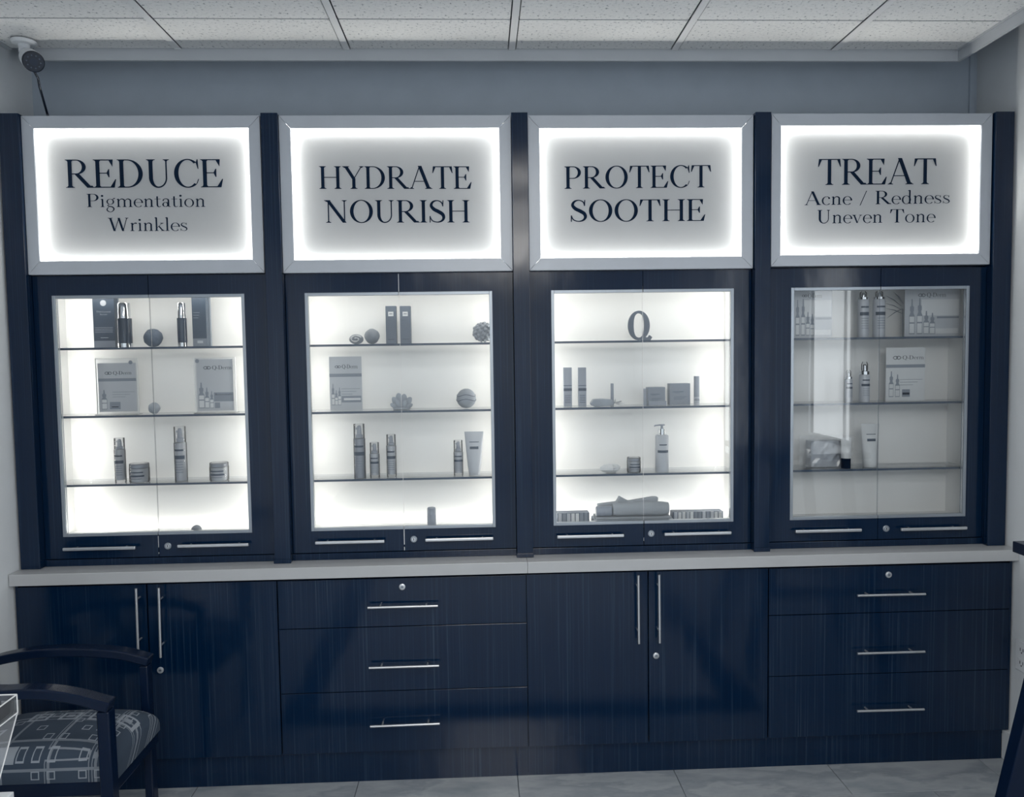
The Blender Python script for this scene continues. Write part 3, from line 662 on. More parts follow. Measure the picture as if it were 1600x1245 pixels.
    if tab:
        tx, tz = at(tab[0], tab[1], Y-.003); MB().tube([(tx, Y-.0042, tz), (tx, Y-.0036, tz)], .0075, 20).build('round_sticker', 'grey', t)
def carton(x0, x1, yt, zb, Y, label, mt='carton', side=.0, dep=.03, style=0, group=None):
    X, r, Z = dims(x0, x1, yt, zb, Y); h = Z-zb
    t = thing('product_carton', (X, Y, zb), label, 'box', group)
    MB().box(X-r, X+r, Y, Y+dep, zb, Z).build('carton', mt, t, .0008)
    yf = Y-.0004; w_ = 2*r
    if style == 1:
        g = MB(); flat(g, X-r*.98, X+r*.98, zb+.0005, zb+h*.135, yf); g.build('pale_band', 'grey', t)
        g = MB(); n = 20; cx_, cz = X, Z-h*.13
        g.add([(cx_+w_*.14*math.cos(2*PI*k/n), yf, cz+w_*.14*math.sin(2*PI*k/n)) for k in range(n)], [tuple(range(n))]); g.build('round_emblem', 'body', t)
        g = MB(); text_polys('TNS Essential', X-r*.66, X+r*.66, Z-h*.315, h*.034, yf, g); text_polys('Serum', X-r*.33, X+r*.33, Z-h*.365, h*.032, yf, g)
        for k in range(4): flat(g, X-r*(.85), X+r*.8, zb+h*(.30+.03*k), zb+h*(.306+.03*k), yf)
        flat(g, X-r*.35, X+r*.35, zb+h*.19, zb+h*.20, yf); g.build('print', 'body', t)
    if style == 2:
        g = MB(); flat(g, X-r*.5, X+r*.5, Z-h*.27, Z-h*.15, yf); g.build('pale_label', 'light', t)
        g = MB(); flat(g, X-r*.3, X+r*.3, Z-h*.215, Z-h*.20, yf-.0003); flat(g, X-r*.6, X+r*.6, zb+h*.11, zb+h*.125, yf); flat(g, X-r*.6, X+r*.2, Z-h*.38, Z-h*.372, yf)
        g.build('print', 'dk', t)
    if style == 3:
        g = MB(); flat(g, X-r*.7, X+r*.35, zb+h*.60, zb+h*.625, yf); flat(g, X-r*.55, X-r*.0, zb+h*.55, zb+h*.56, yf)
        for k in range(3): flat(g, X-r*.6, X+r*(.2+.2*k), zb+h*(.25+.06*k), zb+h*(.262+.06*k), yf)
        g.build('print', 'dk', t)
    if style == 4:
        g = MB(); flat(g, X-r, X+r, zb+h*.40, zb+h*.47, yf); flat(g, X-r, X+r, zb+h*.53, zb+h*.545, yf)
        for k in range(5): flat(g, X-r*.7, X+r*.7, zb+h*(.10+.045*k), zb+h*(.112+.045*k), yf)
        g.build('print', 'dk', t)
    return t, X, r, Z
def bottle(x0, x1, yt, yc, zb, Y, label, kind='spray', group='cosmetic bottles', body='body', pr=True):
    X, r, Z = dims(x0, x1, yt, zb, Y); zc = zpx((x0+x1)/2, yc, Y); h = zc-zb; H = Z-zc; c = (X, Y, 0)
    t = thing('cosmetic_bottle', (X, Y, zb), label, 'bottle', group)
    if kind in ('spray', 'clearbase'):
        b0 = zb+(.010 if kind == 'clearbase' else .001)
        MB().lathe([(r*.80, b0), (r*.84, b0+.001), (r*.84, zc-.003), (r*.70, zc-.001)], c).build('liquid_body', body, t)
        MB().lathe([(r*.97, zb), (r, zb+.002), (r, zc-.004), (r*.9, zc)], c, close=True).build('clear_shell', 'cap', t)
        MB().lathe([(r*.60, zc+.0005), (r*.62, zc+H*.22), (r*.42, zc+H*.26), (r*.38, zc+H*.62), (r*.28, zc+H*.86), (r*.05, zc+H*.90)], c).box(X-r*.55, X, Y-r*.16, Y+r*.16, zc+H*.60, zc+H*.74).build('pump', 'bodyd', t)
        MB().lathe([(r*.93, zc+.0005), (r*.93, Z-.001), (r*.90, Z)], c).build('clear_cap', 'cap', t)
    if kind == 'chrome':
        MB().lathe([(r, zb+.0), (r, zb+h*.14)], c).build('clear_base', 'chrome', t)
        MB().lathe([(r, zb+h*.142), (r, zc)], c).build('body', body, t)
        MB().lathe([(r*.86, zc+.0003), (r*.86, Z-.003), (r*.80, Z)], c).build('metal_cap', 'chrome', t)
    if kind == 'slim':
        MB().lathe([(r, zb), (r, zc)], c, 16).build('body', body, t); MB().lathe([(r*.96, zc+.0003), (r*.96, Z-.001), (r*.9, Z)], c, 16).build('cap', 'bodyd', t)
    if kind == 'plain':
        MB().lathe([(r*1.02, zb), (r, zc)], c).build('body', body, t); MB().lathe([(r*.98, zc+.0004), (r*.95, Z-.003), (r*.80, Z)], c).build('cap', body, t)
    if kind == 'shiny':                      # white bottle, chrome shoulder, clear dome cap
        MB().lathe([(r, zb), (r, zc-.006), (r*.9, zc)], c).build('body', body, t)
        MB().lathe([(r*.95, zc+.0003), (r*.95, zc+H*.25), (r*.5, zc+H*.30), (r*.45, zc+H*.7), (r*.2, zc+H*.8)], c).build('metal_collar', 'chrome', t)
        MB().lathe([(r*.62, zc+H*.32), (r*.62, zc+H*.8), (r*.4, Z)], c).build('clear_cap', 'cap', t)
    if pr and kind != 'chrome':
        g = MB(); rr = r if kind in ('plain', 'slim', 'shiny', 'spray', 'clearbase') else r
        front_print(g, X, Y, rr, [(zb+h*.62, h*.09, 1.0), (zb+h*.80, h*.045, .8)]); g.build('label_band', 'dk', t)
        g = MB(); front_print(g, X, Y, rr, [(zb+h*(.50-.065*k), h*.018, .7) for k in range(5)]); g.build('print', 'grey', t)
    return t
def jar(x0, x1, yt, zb, Y, label, group='cream jars'):
    X, r, Z = dims(x0, x1, yt, zb, Y); h = Z-zb; c = (X, Y, 0); t = thing('cream_jar', (X, Y, zb), label, 'jar', group)
    MB().lathe([(r*.80, zb+.002), (r*.85, zb+h*.3), (r*.85, zb+h*.74)], c).build('inner_cup', 'body', t)
    MB().lathe([(r*.93, zb), (r, zb+.003), (r, zb+h*.76)], c).build('clear_shell', 'cap', t)
    MB().lathe([(r*.97, zb+h*.765), (r*.97, Z-.002), (r*.93, Z)], c).build('lid', 'cap', t)
    MB().lathe([(r*.86, zb+h*.77), (r*.86, Z-.004)], c).build('inner_lid', 'bodyd', t)
    g = MB(); front_print(g, X, Y, r, [(zb+h*.37, h*.09, .85), (zb+h*.56, h*.06, .75), (zb+h*.22, h*.02, .6)]); g.build('print', 'dk', t)
def ballthing(px, py, rp, zb, Y, label, name='ornament_ball', cat='ornament', mt='stone', fn=None, sc=(1, 1, 1), grp='decorative balls and shells'):
    X = at(px, py, Y)[0]; r = rp/FPX*(Y-CAM.y); t = thing(name, (X, Y, zb), label, cat, grp)
    MB().ball((X, Y, zb+r*sc[2]+(.0012 if fn else .0002)), r, 28, 18, fn=fn, sc=sc).build('ball', mt, t); return t, X, r
s1, s2, s3 = SH; YI = .085
# first case
carton(144.5, 178.5, 463, s1, YI, 'tall dark carton with round emblem on the top shelf, at left under REDUCE', style=1, group='dark serum cartons')
t, X, r, Z = carton(179.5, 184, 466, s1, YI+.036, 'thin grey carton standing behind the tall dark emblem carton', 'grey', dep=.012, group='grey cartons behind')
bottle(182.5, 205, 473.5, 497.5, s1, YI-.01, 'wide dark serum bottle with chrome cap, right of the emblem carton', 'chrome', 'dark serum bottles', 'navyb')
t, X, r = ballthing(239.3, 526, 13.6, s1, YI, 'dark rough ball on the top shelf of the first case', mt='stoned', fn=lambda th, a: 1+.05*math.sin(7*a+3*th)*math.cos(6*th))
bottle(276.5, 291, 473, 497, s1, YI, 'slim dark serum bottle with chrome cap beside the right dark carton', 'chrome', 'dark serum bottles', 'navyb')
t, X, r, Z = carton(299.5, 321.5, 463, s1, YI, 'tall dark carton with small square label near its foot', style=0, group='dark serum cartons')
g = MB(); flat(g, X-r*.35, X+r*.45, s1+.012, s1+.022, YI-.0004); g.build('pale_label', 'body', t)
g = MB(); flat(g, X-r*.98, X+r*.98, s1+.001, s1+.030, YI-.0002); g.build('grey_foot', 'grey', t)
g = MB(); [flat(g, X-r*.8, X+r*(.1-.1*k), Z-.062-.010*k, Z-.060-.010*k, YI-.0004) for k in range(3)]; g.build('print', 'grey', t)
carton(323, 328, 464, s1, YI+.036, 'thin grey carton edge showing behind the dark carton with the square label', 'grey', dep=.012, group='grey cartons behind')
leaflet(154, 213.5, 567, 643, s2, YI, 'leaflet with one bottle and a jar on the second shelf of the first case', 0, (150.5, 216, 559.5), tab=(204, 566))
leaflet(307.5, 364.5, 561, 641.5, s2, YI, 'leaflet with a row of bottles on the second shelf of the first case', 2, (304, 369, 558.5), tab=(308, 564))
ballthing(241, 637, 8.6, s2, YI-.02, 'small speckled ball between the two leaflets in the first case', mt='stone', fn=lambda th, a: 1+.05*math.sin(5*a)*math.cos(5*th))
bottle(178.5, 195.5, 684, 701, s3, YI-.015, 'clear-capped pump bottle left of a jar in the first case', 'clearbase', 'clear-capped cosmetic bottles')
jar(203, 233.5, 723.5, s3, YI-.015, 'cream jar next to the pump bottle in the first case')
bottle(271.5, 291, 666, 690, s3, YI-.015, 'tall clear-capped bottle standing between two jars in the first case', 'spray', 'clear-capped cosmetic bottles')
jar(328, 357.5, 722, s3, YI-.015, 'cream jar standing alone at the right of the third shelf, first case')
ballthing(307.5, 842, 8.0, ZB+.0005, .05, 'ball barely showing above the bottom frame of the first case', mt='stone')
# second case
def shell(px, py, zb, Y, label):
    X = at(px, py, Y)[0]; t = thing('spiral_bowl', (X, Y, zb), label, 'ornament', 'decorative balls and shells')
    MB().ball((X, Y+.012, zb+.0195), .0275, 28, 14, sc=(1, .55, .70)).build('bowl', 'stone', t)
    pts = []; R = []
    for k in range(30):
        a = .4+k/29*2*PI*1.35; q = 1-k/29*.78; pts.append((X+.0225*q*math.cos(a), Y-.004, zb+.0195+.0145*q*math.sin(a))); R.append(.0026+.0008*math.sin(k))
    MB().tube(pts, R, 8).build('spiral_rim', 'light', t)
shell(556, 529, s1, YI, 'small oval spiral shell on the top shelf of the second case')
ballthing(581.3, 525, 11.6, s1, YI, 'patterned grey ball right of the spiral shell', fn=lambda th, a: 1+.03*math.sin(4*a+4*th))
carton(602.5, 619, 478, s1, YI, 'slim grey carton, left one of the pair under HYDRATE NOURISH', 'cartong', style=2, group='slim grey cartons')
carton(625, 641.5, 478, s1, YI, 'slim grey carton, right one of the pair under HYDRATE NOURISH', 'cartong', style=2, group='slim grey cartons')
X = at(755, 519, YI)[0]; t = thing('coral_ball', (X, YI, s1), 'knobbly coral-like ball at the right end of the top shelf, second case', 'ornament', 'decorative balls and shells')
mb = MB(); rc = 16.5/FPX*(YI-CAM.y); mb.ball((X, YI, s1+rc), rc*.85, 20, 12)
random.seed(4)
for k in range(60):
    z_ = 1-2*(k+.5)/60; a = k*2.39996; q = math.sqrt(1-z_*z_); cc = (X+rc*.86*q*math.cos(a), YI+rc*.86*q*math.sin(a), s1+rc+rc*.84*z_)
    mb.ball(cc, rc*.17*random.uniform(.8, 1.2), 8, 6)
mb.build('coral', 'stone', t)
leaflet(515, 565.5, 557, 640, s2, YI, 'grey leaflet with three small bottles in the second case', 1, mt='paper')
X = at(627.5, 635, YI)[0]; t = thing('lotus_candle_holder', (X, YI, s2), 'lotus flower shaped ornament at the middle of the second case', 'ornament', 'decorative balls and shells')
for (dx, ang, L, dy) in [(-.030, 1.05, .036, 0), (-.019, .55, .050, .004), (-.006, .18, .058, .008), (.008, -.15, .054, .008), (.021, -.60, .050, .004), (.031, -1.1, .034, 0), (-.012, .35, .036, -.014), (.014, -.38, .034, -.014)]:
    mb = MB(); v = []; n = 10
    cx0 = X+dx*.35
    mb.ball((0, 0, L*.55), L*.5, 14, 10, sc=(.50, .22, 1.0)); ca, sa = math.cos(ang), math.sin(ang)
    mb.v = [(cx0+x*ca-z*sa, YI+dy+y, s2+.004+max(0, x*sa+z*ca)) for x, y, z in mb.v]
    mb.build('petal', 'stone', t)
MB().lathe([(.030, 0), (.034, .004), (.020, .010)], (X, YI, s2+.0002), 24).build('dish', 'stone', t)
t, X, r = ballthing(728.5, 623, 15.2, s2, YI, 'striped grey ball at the right of the second shelf, second case', fn=lambda th, a: 1+.02*math.sin(3*a))
mb = MB()
for q in (.35, -.1): mb.tube([(X+r*1.01*math.sqrt(1-q*q)*math.cos(a), YI+r*1.01*math.sqrt(1-q*q)*math.sin(a), s2+r+r*q+.004*math.sin(3*a)) for a in [2*PI*k/24 for k in range(25)]], .0012, 6)
mb.build('cord', 'dk', t)
Y3 = YI-.02
bottle(552, 570.5, 662, 684, s3, Y3-.01, 'tallest clear-capped pump bottle, at the left in the second case', 'spray', 'clear-capped cosmetic bottles', 'bodyd')
bottle(577.5, 593, 691, 707.5, s3, Y3, 'short clear-capped bottle right of the tallest pump bottle', 'clearbase', 'clear-capped cosmetic bottles')
bottle(603.5, 619, 678.5, 695, s3, Y3+.01, 'medium clear-capped bottle, third from left in the second case', 'clearbase', 'clear-capped cosmetic bottles')
bottle(708.5, 723.5, 687.5, 704.5, s3, Y3+.01, 'short clear-capped bottle beside the standing tube', 'clearbase', 'clear-capped cosmetic bottles')
def tube_t(x0, x1, b0, b1, yt, zb, Y, label, mt='body', capz=.012, capm=None):
    X0, X1 = at(x0, yt+5, Y)[0], at(x1, yt+5, Y)[0]; Z = zpx((x0+x1)/2, yt, Y); B0, B1 = at(b0, yt+50, Y)[0], at(b1, yt+50, Y)[0]
    X = (X0+X1)/2; W_ = (X1-X0)/2; wb = (B1-B0)/2; t = thing('cream_tube', (X, Y, zb), label, 'tube', 'cream tubes standing on their caps')
    n = 20; v = []; f = []; hs = [0, .15, .4, .7, .93, 1]
    for q in hs:
        rx = wb+(W_-wb)*q**.9; ry = wb*(1-q)+.0012*q
        for k in range(n): a = 2*PI*k/n; v.append((X+rx*math.cos(a), Y+ry*math.sin(a), zb+capz+(Z-zb-capz)*q))
    for i in range(len(hs)-1):
        for k in range(n): k2 = (k+1) % n; f.append((i*n+k, i*n+k2, (i+1)*n+k2, (i+1)*n+k))
    f.append(tuple(range(n-1, -1, -1))); f.append(tuple((len(hs)-1)*n+k for k in range(n)))
    MB().add(v, f, 0, True).build('tube_body', mt, t)
    MB().lathe([(wb*.9, 0), (wb*.95, .001), (wb*.95, capz-.0005)], (X, Y, zb)).build('screw_cap', capm or mt, t)
    hh = Z-zb; yy = lambda q: Y-(wb*(1-q)+.0012*q)-.0012
    g = MB()
    for q0, q1, wv in ((.60, .66, .45), (.755, .77, .5)):
        g.add([(X-W_*wv, yy(q0), zb+hh*q0), (X+W_*wv, yy(q0), zb+hh*q0), (X+W_*wv, yy(q1), zb+hh*q1), (X-W_*wv, yy(q1), zb+hh*q1)], [(0, 1, 2, 3)])
    g.build('print', 'dk', t); return t, X, W_, Z
tube_t(725.5, 755.5, 733.5, 752, 674, s3, Y3+.012, 'grey cream tube standing on its cap in the second case')
bottle(667.5, 681.5, 792.5, 805, ZB+.0005, .07, 'small grey bottle alone at the bottom of the second case', 'plain', 'plain small bottles', 'bodyd', False)
# third case
t = thing('letter_ornament', (at(1000, 510, YI)[0], YI, s1), 'standing letter Q in grey on the top shelf under PROTECT SOOTHE', 'letter')
XQ, ZQ = at(998, 507, YI); rx, rz = 17.0/FPX*2.973, 23.0/FPX*2.973; ZQ = s1+rz+.001
mb = MB(); n = 40
for k in range(n):
    a, b = 2*PI*k/n, 2*PI*(k+1)/n; o = lambda q, u: (XQ+(rx-u*.021*(.55+.45*abs(math.cos(q))))*math.cos(q), ZQ+(rz-u*.010)*math.sin(q))
    A0, A1, B0, B1 = o(a, 0), o(b, 0), o(a, 1), o(b, 1)
    mb.prism([B0, A0, A1, B1], YI-.008, YI+.008)
mb.prism([(XQ+rx*.18, s1), (XQ+rx*1.05, s1), (XQ+rx*1.22, s1+.012), (XQ+rx*.98, s1+.020), (XQ+rx*.85, s1+.012), (XQ+rx*.62, s1+.012), (XQ+rx*.42, s1+.022)], YI-.0085, YI+.0085)
mb.build('letter_q', 'cartong', t, .0006)
carton(880.5, 893.5, 574, s2, YI, 'slim banded carton, left one of two at the left under PROTECT', 'bodyd', style=4, dep=.012, group='slim banded cartons')
carton(903.5, 916, 574, s2, YI, 'slim banded carton, right one of two at the left under PROTECT', 'bodyd', style=4, dep=.012, group='slim banded cartons')
# wrapped soap with twisted end and ribbon
XA = at(922, 628, YI-.02)[0]; XBq = at(958, 628, YI-.02)[0]; t = thing('wrapped_soap', ((XA+XBq)/2, YI-.02, s2), 'wrapped pouch with a twisted ribbon end beside the slim banded cartons', 'pouch')
mb = MB(); P = [(XA, .014), (XA+.012, .029), (XA+.05, .030), (XBq-.005, .026), (XBq, .012), (XBq-.01, .002), (XA+.02, .0), (XA+.004, .004)]
mb.prism([(x, s2+.0003+z) for x, z in P][::-1], YI-.038, YI-.004); mb.build('pouch', 'stone', t, .003)
mb = MB()
for k, (dx, z0, z1) in enumerate([(.026, .012, .0), (.046, .010, .002), (.012, .014, .030), (.034, .013, .020)]):
    mb.add([(XBq-.002, YI-.03+k*.002, s2+.014), (XBq-.002, YI-.012, s2+.010), (XBq+dx, YI-.014, s2+z0+.003), (XBq+dx-.004, YI-.030, s2+z1+.002)], [(0, 1, 2, 3)])
mb.build('twisted_end', 'light', t)
MB().lathe([(.004, 0), (.007, .004), (.004, .009)], (XBq-.001, YI-.024, s2+.009), 14).build('ribbon_knot', 'grey', t)
bottle(954, 959, 599, 618, s2, YI+.02, 'thin stick tube behind the wrapped pouch', 'slim', 'slim tubes', 'bodyd', False)
bottle(1005, 1010.5, 607, 620, s2, YI, 'short slim tube next to the squarish cartons', 'slim', 'slim tubes', 'bodyd', False)
t, X, r, Z = carton(1012.5, 1039.5, 605, s2, YI, 'squarish grey carton with a lower box in front', 'grey', style=3, dep=.04, group='squarish grey cartons')
carton(1014, 1041.5, 626.5, s2, YI-.016, 'low flat box in front of the squarish carton', 'bodyd', dep=.013, group='low flat boxes')
carton(1046.5, 1078.5, 599, s2, YI, 'wider squarish grey carton left of the slim dark bottle', 'grey', style=3, dep=.04, group='squarish grey cartons')
bottle(1084, 1093, 587.5, 620, s2, YI, 'slim dark-capped bottle right of the squarish cartons', 'slim', 'slim tubes', 'body')
X = at(953.5, 728, Y3)[0]; t = thing('faceted_stone', (X, Y3, s3), 'pale angular crystal-like stone under the wrapped pouch shelf', 'ornament', 'decorative balls and shells')
random.seed(2); mb = MB(); mb.ball((X, Y3, s3+.0165), .036, 9, 5, sc=(1.12, .7, .48), fn=lambda th, a: 1+.16*math.sin(5*a+9*th)); mb.sm = [False]*len(mb.sm); mb.v = [(x, y, max(z, s3+.0003)) for x, y, z in mb.v]; mb.build('stone', 'light', t)
jar(979.5, 1001, 714, s3, Y3, 'small cream jar left of the tall lotion pump bottle')
XP, rp, ZP = dims(1024, 1044.5, 679, s3, Y3); t = thing('lotion_pump_bottle', (XP, Y3, s3), 'tall lotion bottle with long-nozzle pump in the third case', 'bottle', 'pump bottles')
MB().lathe([(rp*.96, 0), (rp, .003), (rp, ZP-s3-.004), (rp*.8, ZP-s3)], (XP, Y3, s3)).build('body', 'body', t)
zt = zpx(1034, 663, Y3)
MB().lathe([(rp*.55, 0), (rp*.55, .024)], (XP, Y3, ZP+.0003), 20).build('collar', 'chrome', t)
MB().lathe([(rp*.20, .0245), (rp*.20, zt-ZP-.004), (rp*.45, zt-ZP-.004), (rp*.45, zt-ZP)], (XP, Y3, ZP), 16).tube([(XP, Y3, zt-.002), (XP-.028, Y3-.006, zt-.003), (XP-.031, Y3-.007, zt-.006)], .0026, 8).build('pump_head', 'bodyd', t)
g = MB(); h = ZP-s3; front_print(g, XP, Y3, rp, [(s3+h*.56, h*.07, .9), (s3+h*.74, h*.03, .6)]); g.build('label_band', 'dk', t)
# bottom of the third case
Yb = .075; zb = ZB+.0005
def striped(x0, x1, y0, Y, n, label):
    X0, X1 = at(x0, y0+5, Y)[0], at(x1, y0+5, Y)[0]; Z = zpx((x0+x1)/2, y0, Y)
    t = thing('sachet_tray', ((X0+X1)/2, Y, zb), label, 'tray', 'trays of sachets')
    MB().box(X0, X1, Y, Y+.05, zb, Z-.002).build('tray', 'cartong', t, .0008); random.seed(n)
    step = (X1-X0-.008)/n
    for k in range(n):
        a = X0+.004+step*k; MB().box(a+.0008, a+step*.8, Y-.002-.003*random.random(), Y-.0003, zb+.002, Z-.0045+.004*random.random()).build('sachet', random.choice(['grey', 'light', 'body']), t)
striped(870.5, 921, 800.5, Yb, 7, 'tray of grey striped sachets at the bottom left of the third case')
striped(1051.5, 1130, 798.5, Yb, 12, 'longer tray of striped sachets at the bottom right of the third case')
X0, X1 = at(927, 808, Yb)[0], at(1050, 808, Yb)[0]; zk = zpx(990, 806, Yb)
t = thing('folded_towel', ((X0+X1)/2, Yb, zb), 'flat folded pale towel under the rolled towels', 'towel', 'towels in the third case')
MB().box(X0, X1, Yb-.025, Yb+.07, zb, zk-.008).build('lower_fold', 'towel', t, .005); MB().box(X0+.008, X1-.006, Yb-.022, Yb+.07, zk-.0078, zk).build('upper_fold', 'towel', t, .004)
def roll(x0, x1, r, Y, zc, label, mt='towel', tilt=0, endm='grey'):
    Xa, Xb = at(x0, 793, Y)[0], at(x1, 793, Y)[0]; t = thing('rolled_towel', ((Xa+Xb)/2, Y, zc-r), label, 'towel', 'towels in the third case')
    pts = [(Xa+(Xb-Xa)*k/12, Y, zc+tilt*k/12) for k in range(13)]
    MB().tube(pts, [r*(.86 if k in (0, 12) else 1+.03*math.sin(k*2.1)) for k in range(13)], 22).build('roll', mt, t); return t
zr = zk+.0005
roll(957, 1044, .0265, Yb+.002, zr+.0275, 'fat rolled pale towel lying in front at the bottom of the third case')
roll(931, 955.5, .020, Yb+.004, zr+.0205, 'dark rolled cloth at the left end of the fat towel roll', 'bodyd')
Xc, Zc = at(995, 776, Yb+.055)
t = thing('folded_cloth', (Xc, Yb+.055, zr), 'pale cloth with pointed corner flaps behind the towel rolls', 'towel', 'towels in the third case')
MB().prism([(at(933, 790, Yb+.05)[0], zr), (at(1026, 790, Yb+.05)[0], zr), (at(1028, 780, Yb+.05)[0], Zc-.002), (at(1020, 778, Yb+.05)[0], Zc-.001), (at(982, 782, Yb+.05)[0], Zc-.016), (at(968, 775, Yb+.05)[0], Zc+.004), (at(963, 783, Yb+.05)[0], Zc-.018), (at(934, 786, Yb+.05)[0], Zc-.026)], Yb+.042, Yb+.072).build('cloth', 'towel', t, .003)
# fourth case (unlit)
leaflet(1238, 1300, 448, 524, s1, YI, 'wide leaflet at the top left behind the unlit glass', 4, group='leaflets standing on the shelves')
bottle(1340.5, 1357, 455, 468, s1, YI, 'white shiny bottle, left one of the pair in the unlit case', 'shiny', 'white shiny bottles', 'body')
bottle(1364.5, 1382.5, 454.5, 467.5, s1, YI, 'white shiny bottle, right one of the pair in the unlit case', 'shiny', 'white shiny bottles', 'body')
leaflet(1413.5, 1500, 447, 523, s1, YI, 'wide leaflet with four bottles at the top right behind the unlit glass', 4, group='leaflets standing on the shelves')
bottle(1320, 1331.5, 578, 592, s2, YI, 'small white bottle left of the other on the second unlit shelf', 'shiny', 'white shiny bottles', 'body')
bottle(1343, 1358.5, 565, 585, s2, YI, 'white bottle with chrome shoulder next to the leaflet in the unlit case', 'shiny', 'white shiny bottles', 'body')
leaflet(1384, 1445, 543, 625, s2, YI, 'pale leaflet with two bottles on the second shelf of the unlit case', 3, group='leaflets standing on the shelves', mt='light')
# plants leaves card: slender dark leaves fanning behind the bottles
XL0, ZL0 = at(1412, 500, YI+.03); t = thing('leaf_spray', (XL0, YI+.03, s1), 'spray of slender grey leaves behind the two white shiny bottles', 'leaves')
mb = MB()
for k, (ex, ez, tx, tz) in enumerate([(1384, 462, 1408, 478), (1383, 474, 1409, 484), (1384, 482, 1410, 490), (1386, 497, 1410, 482), (1396, 456, 1411, 474)]):
    a = at(ex, ez, YI+.03); b = at(tx, tz, YI+.03); mx_, mz = (a[0]+b[0])/2, (a[1]+b[1])/2+.004
    mb.tube([(a[0], YI+.03, a[1]), (mx_, YI+.028, mz), (b[0], YI+.03, b[1])], [.0006, .0036, .001], 6, flat=.4)
mb.tube([(XL0-.002, YI+.03, s1), (XL0-.004, YI+.03, ZL0+.045)], .0014, 6)
mb.build('leaves', 'cartong', t)
tube_t(1313.5, 1330.5, 1315, 1329.5, 684, s3, Y3-.012, 'small white tube on a navy cap in front of the plastic bag', 'light', .040, 'ink')
X0, Z0 = at(1314.5, 684, Y3-.026); X1, _ = at(1330, 684, Y3-.026); 
tube_t(1345, 1374, 1351, 1371, 662, s3, Y3+.012, 'white tube in crinkled film beside the meeting panes of the unlit case', 'light', .008)
Xa, Xb = at(1248, 700, YI)[0], at(1333, 700, YI)[0]; za = zpx(1290, 680, YI); t = thing('plastic_bag', ((Xa+Xb)/2, YI+.02, s3), 'packet wrapped in clear plastic film on the third unlit shelf', 'packet')
MB().box(Xa+.05, Xb-.012, YI+.004, YI+.055, s3+.0006, za-.022).build('packet', 'body', t, .003)
random.seed(8); mb = MB(); nx, nz = 14, 8; v = []; f = []
for j in range(nz):
    for i_ in range(nx): v.append((Xa+(Xb-Xa)*i_/(nx-1)+random.uniform(-.002, .002), YI-.004+random.uniform(-.0035, .0035), s3+.001+(za-s3)*j/(nz-1)+random.uniform(-.001, .001)*(0 < j)))
for j in range(nz-1):
    for i_ in range(nx-1): f.append((j*nx+i_, j*nx+i_+1, (j+1)*nx+i_+1, (j+1)*nx+i_))
mb.add(v, f); mb.build('film', 'film', t)

# ------------------------------------------------------------ security camera, cable
mx0, my0 = -1.795, .0
def atz(px, py, Z):
    r = ray(px, py); k = (Z-CAM.z)/r.z; p = CAM+r*k; return p.x, p.y
cxm, cym = atz(37, 62, CEIL)
t = thing('security_camera', (cxm, cym, CEIL), 'white bullet security camera with black face hanging from the ceiling corner', 'camera')
MB().lathe([(.040, 0), (.042, -.004), (.036, -.012), (.02, -.014)][::-1], (cxm, cym, CEIL-.0045), 28).build('mounting_disc', 'camw', t)
hx, hz = at(46, 84, cym-.03); fx, fz = at(52, 96, cym-.085)
MB().tube([(cxm, cym, CEIL-.016), (cxm+.002, cym-.002, CEIL-.032), (cxm+.006, cym-.012, CEIL-.045)], [.020, .018, .017], 18).build('swivel', 'camw', t)
f_ = Vector((fx, cym-.085, fz)); b_ = Vector((cxm+.004, cym+.01, CEIL-.052)); dv = (f_-b_)
MB().tube([b_, b_+dv*.1, b_+dv*.35, b_+dv*.97, f_], [.018, .026, .032, .035, .034], 24).build('housing', 'camw', t)
dn = dv.normalized()
MB().tube([f_+dn*.0003, f_+dn*.004, f_+dn*.008], [.0345, .0345, .031], 24).build('black_face', 'black', t)
fc = MB().tube([f_+dn*.008, f_+dn*.010], .013, 20).build('lens', 'lens', t)
up_ = Vector((0, 0, 1)); sa = dn.cross(up_).normalized(); sb_ = sa.cross(dn)
mb = MB()
for k in range(10):
    a = 2*PI*k/10; q = f_+dn*.0082+sa*math.cos(a)*.021+sb_*math.sin(a)*.021; mb.tube([q, q+dn*.0012], .0022, 8)
mb.build('infrared_leds', 'dk', t)
p0 = at(53, 108, cym-.045); p1 = at(62, 136, cym-.0); p2 = at(75, 178, .05)
tag(MB().tube([(p0[0]-.004, cym-.045, p0[1]+.004), (p0[0], cym-.040, p0[1]-.01), ((p0[0]+p1[0])/2+.003, cym-.02, (p0[1]+p1[1])/2), (p1[0], cym, p1[1]), (p2[0], .045, p2[1]), (p2[0]+.006, .05, 2.471)], .0042, 10).build('camera_cable', 'black'), 'black cable hanging from the security camera to the cabinet top', 'cable')

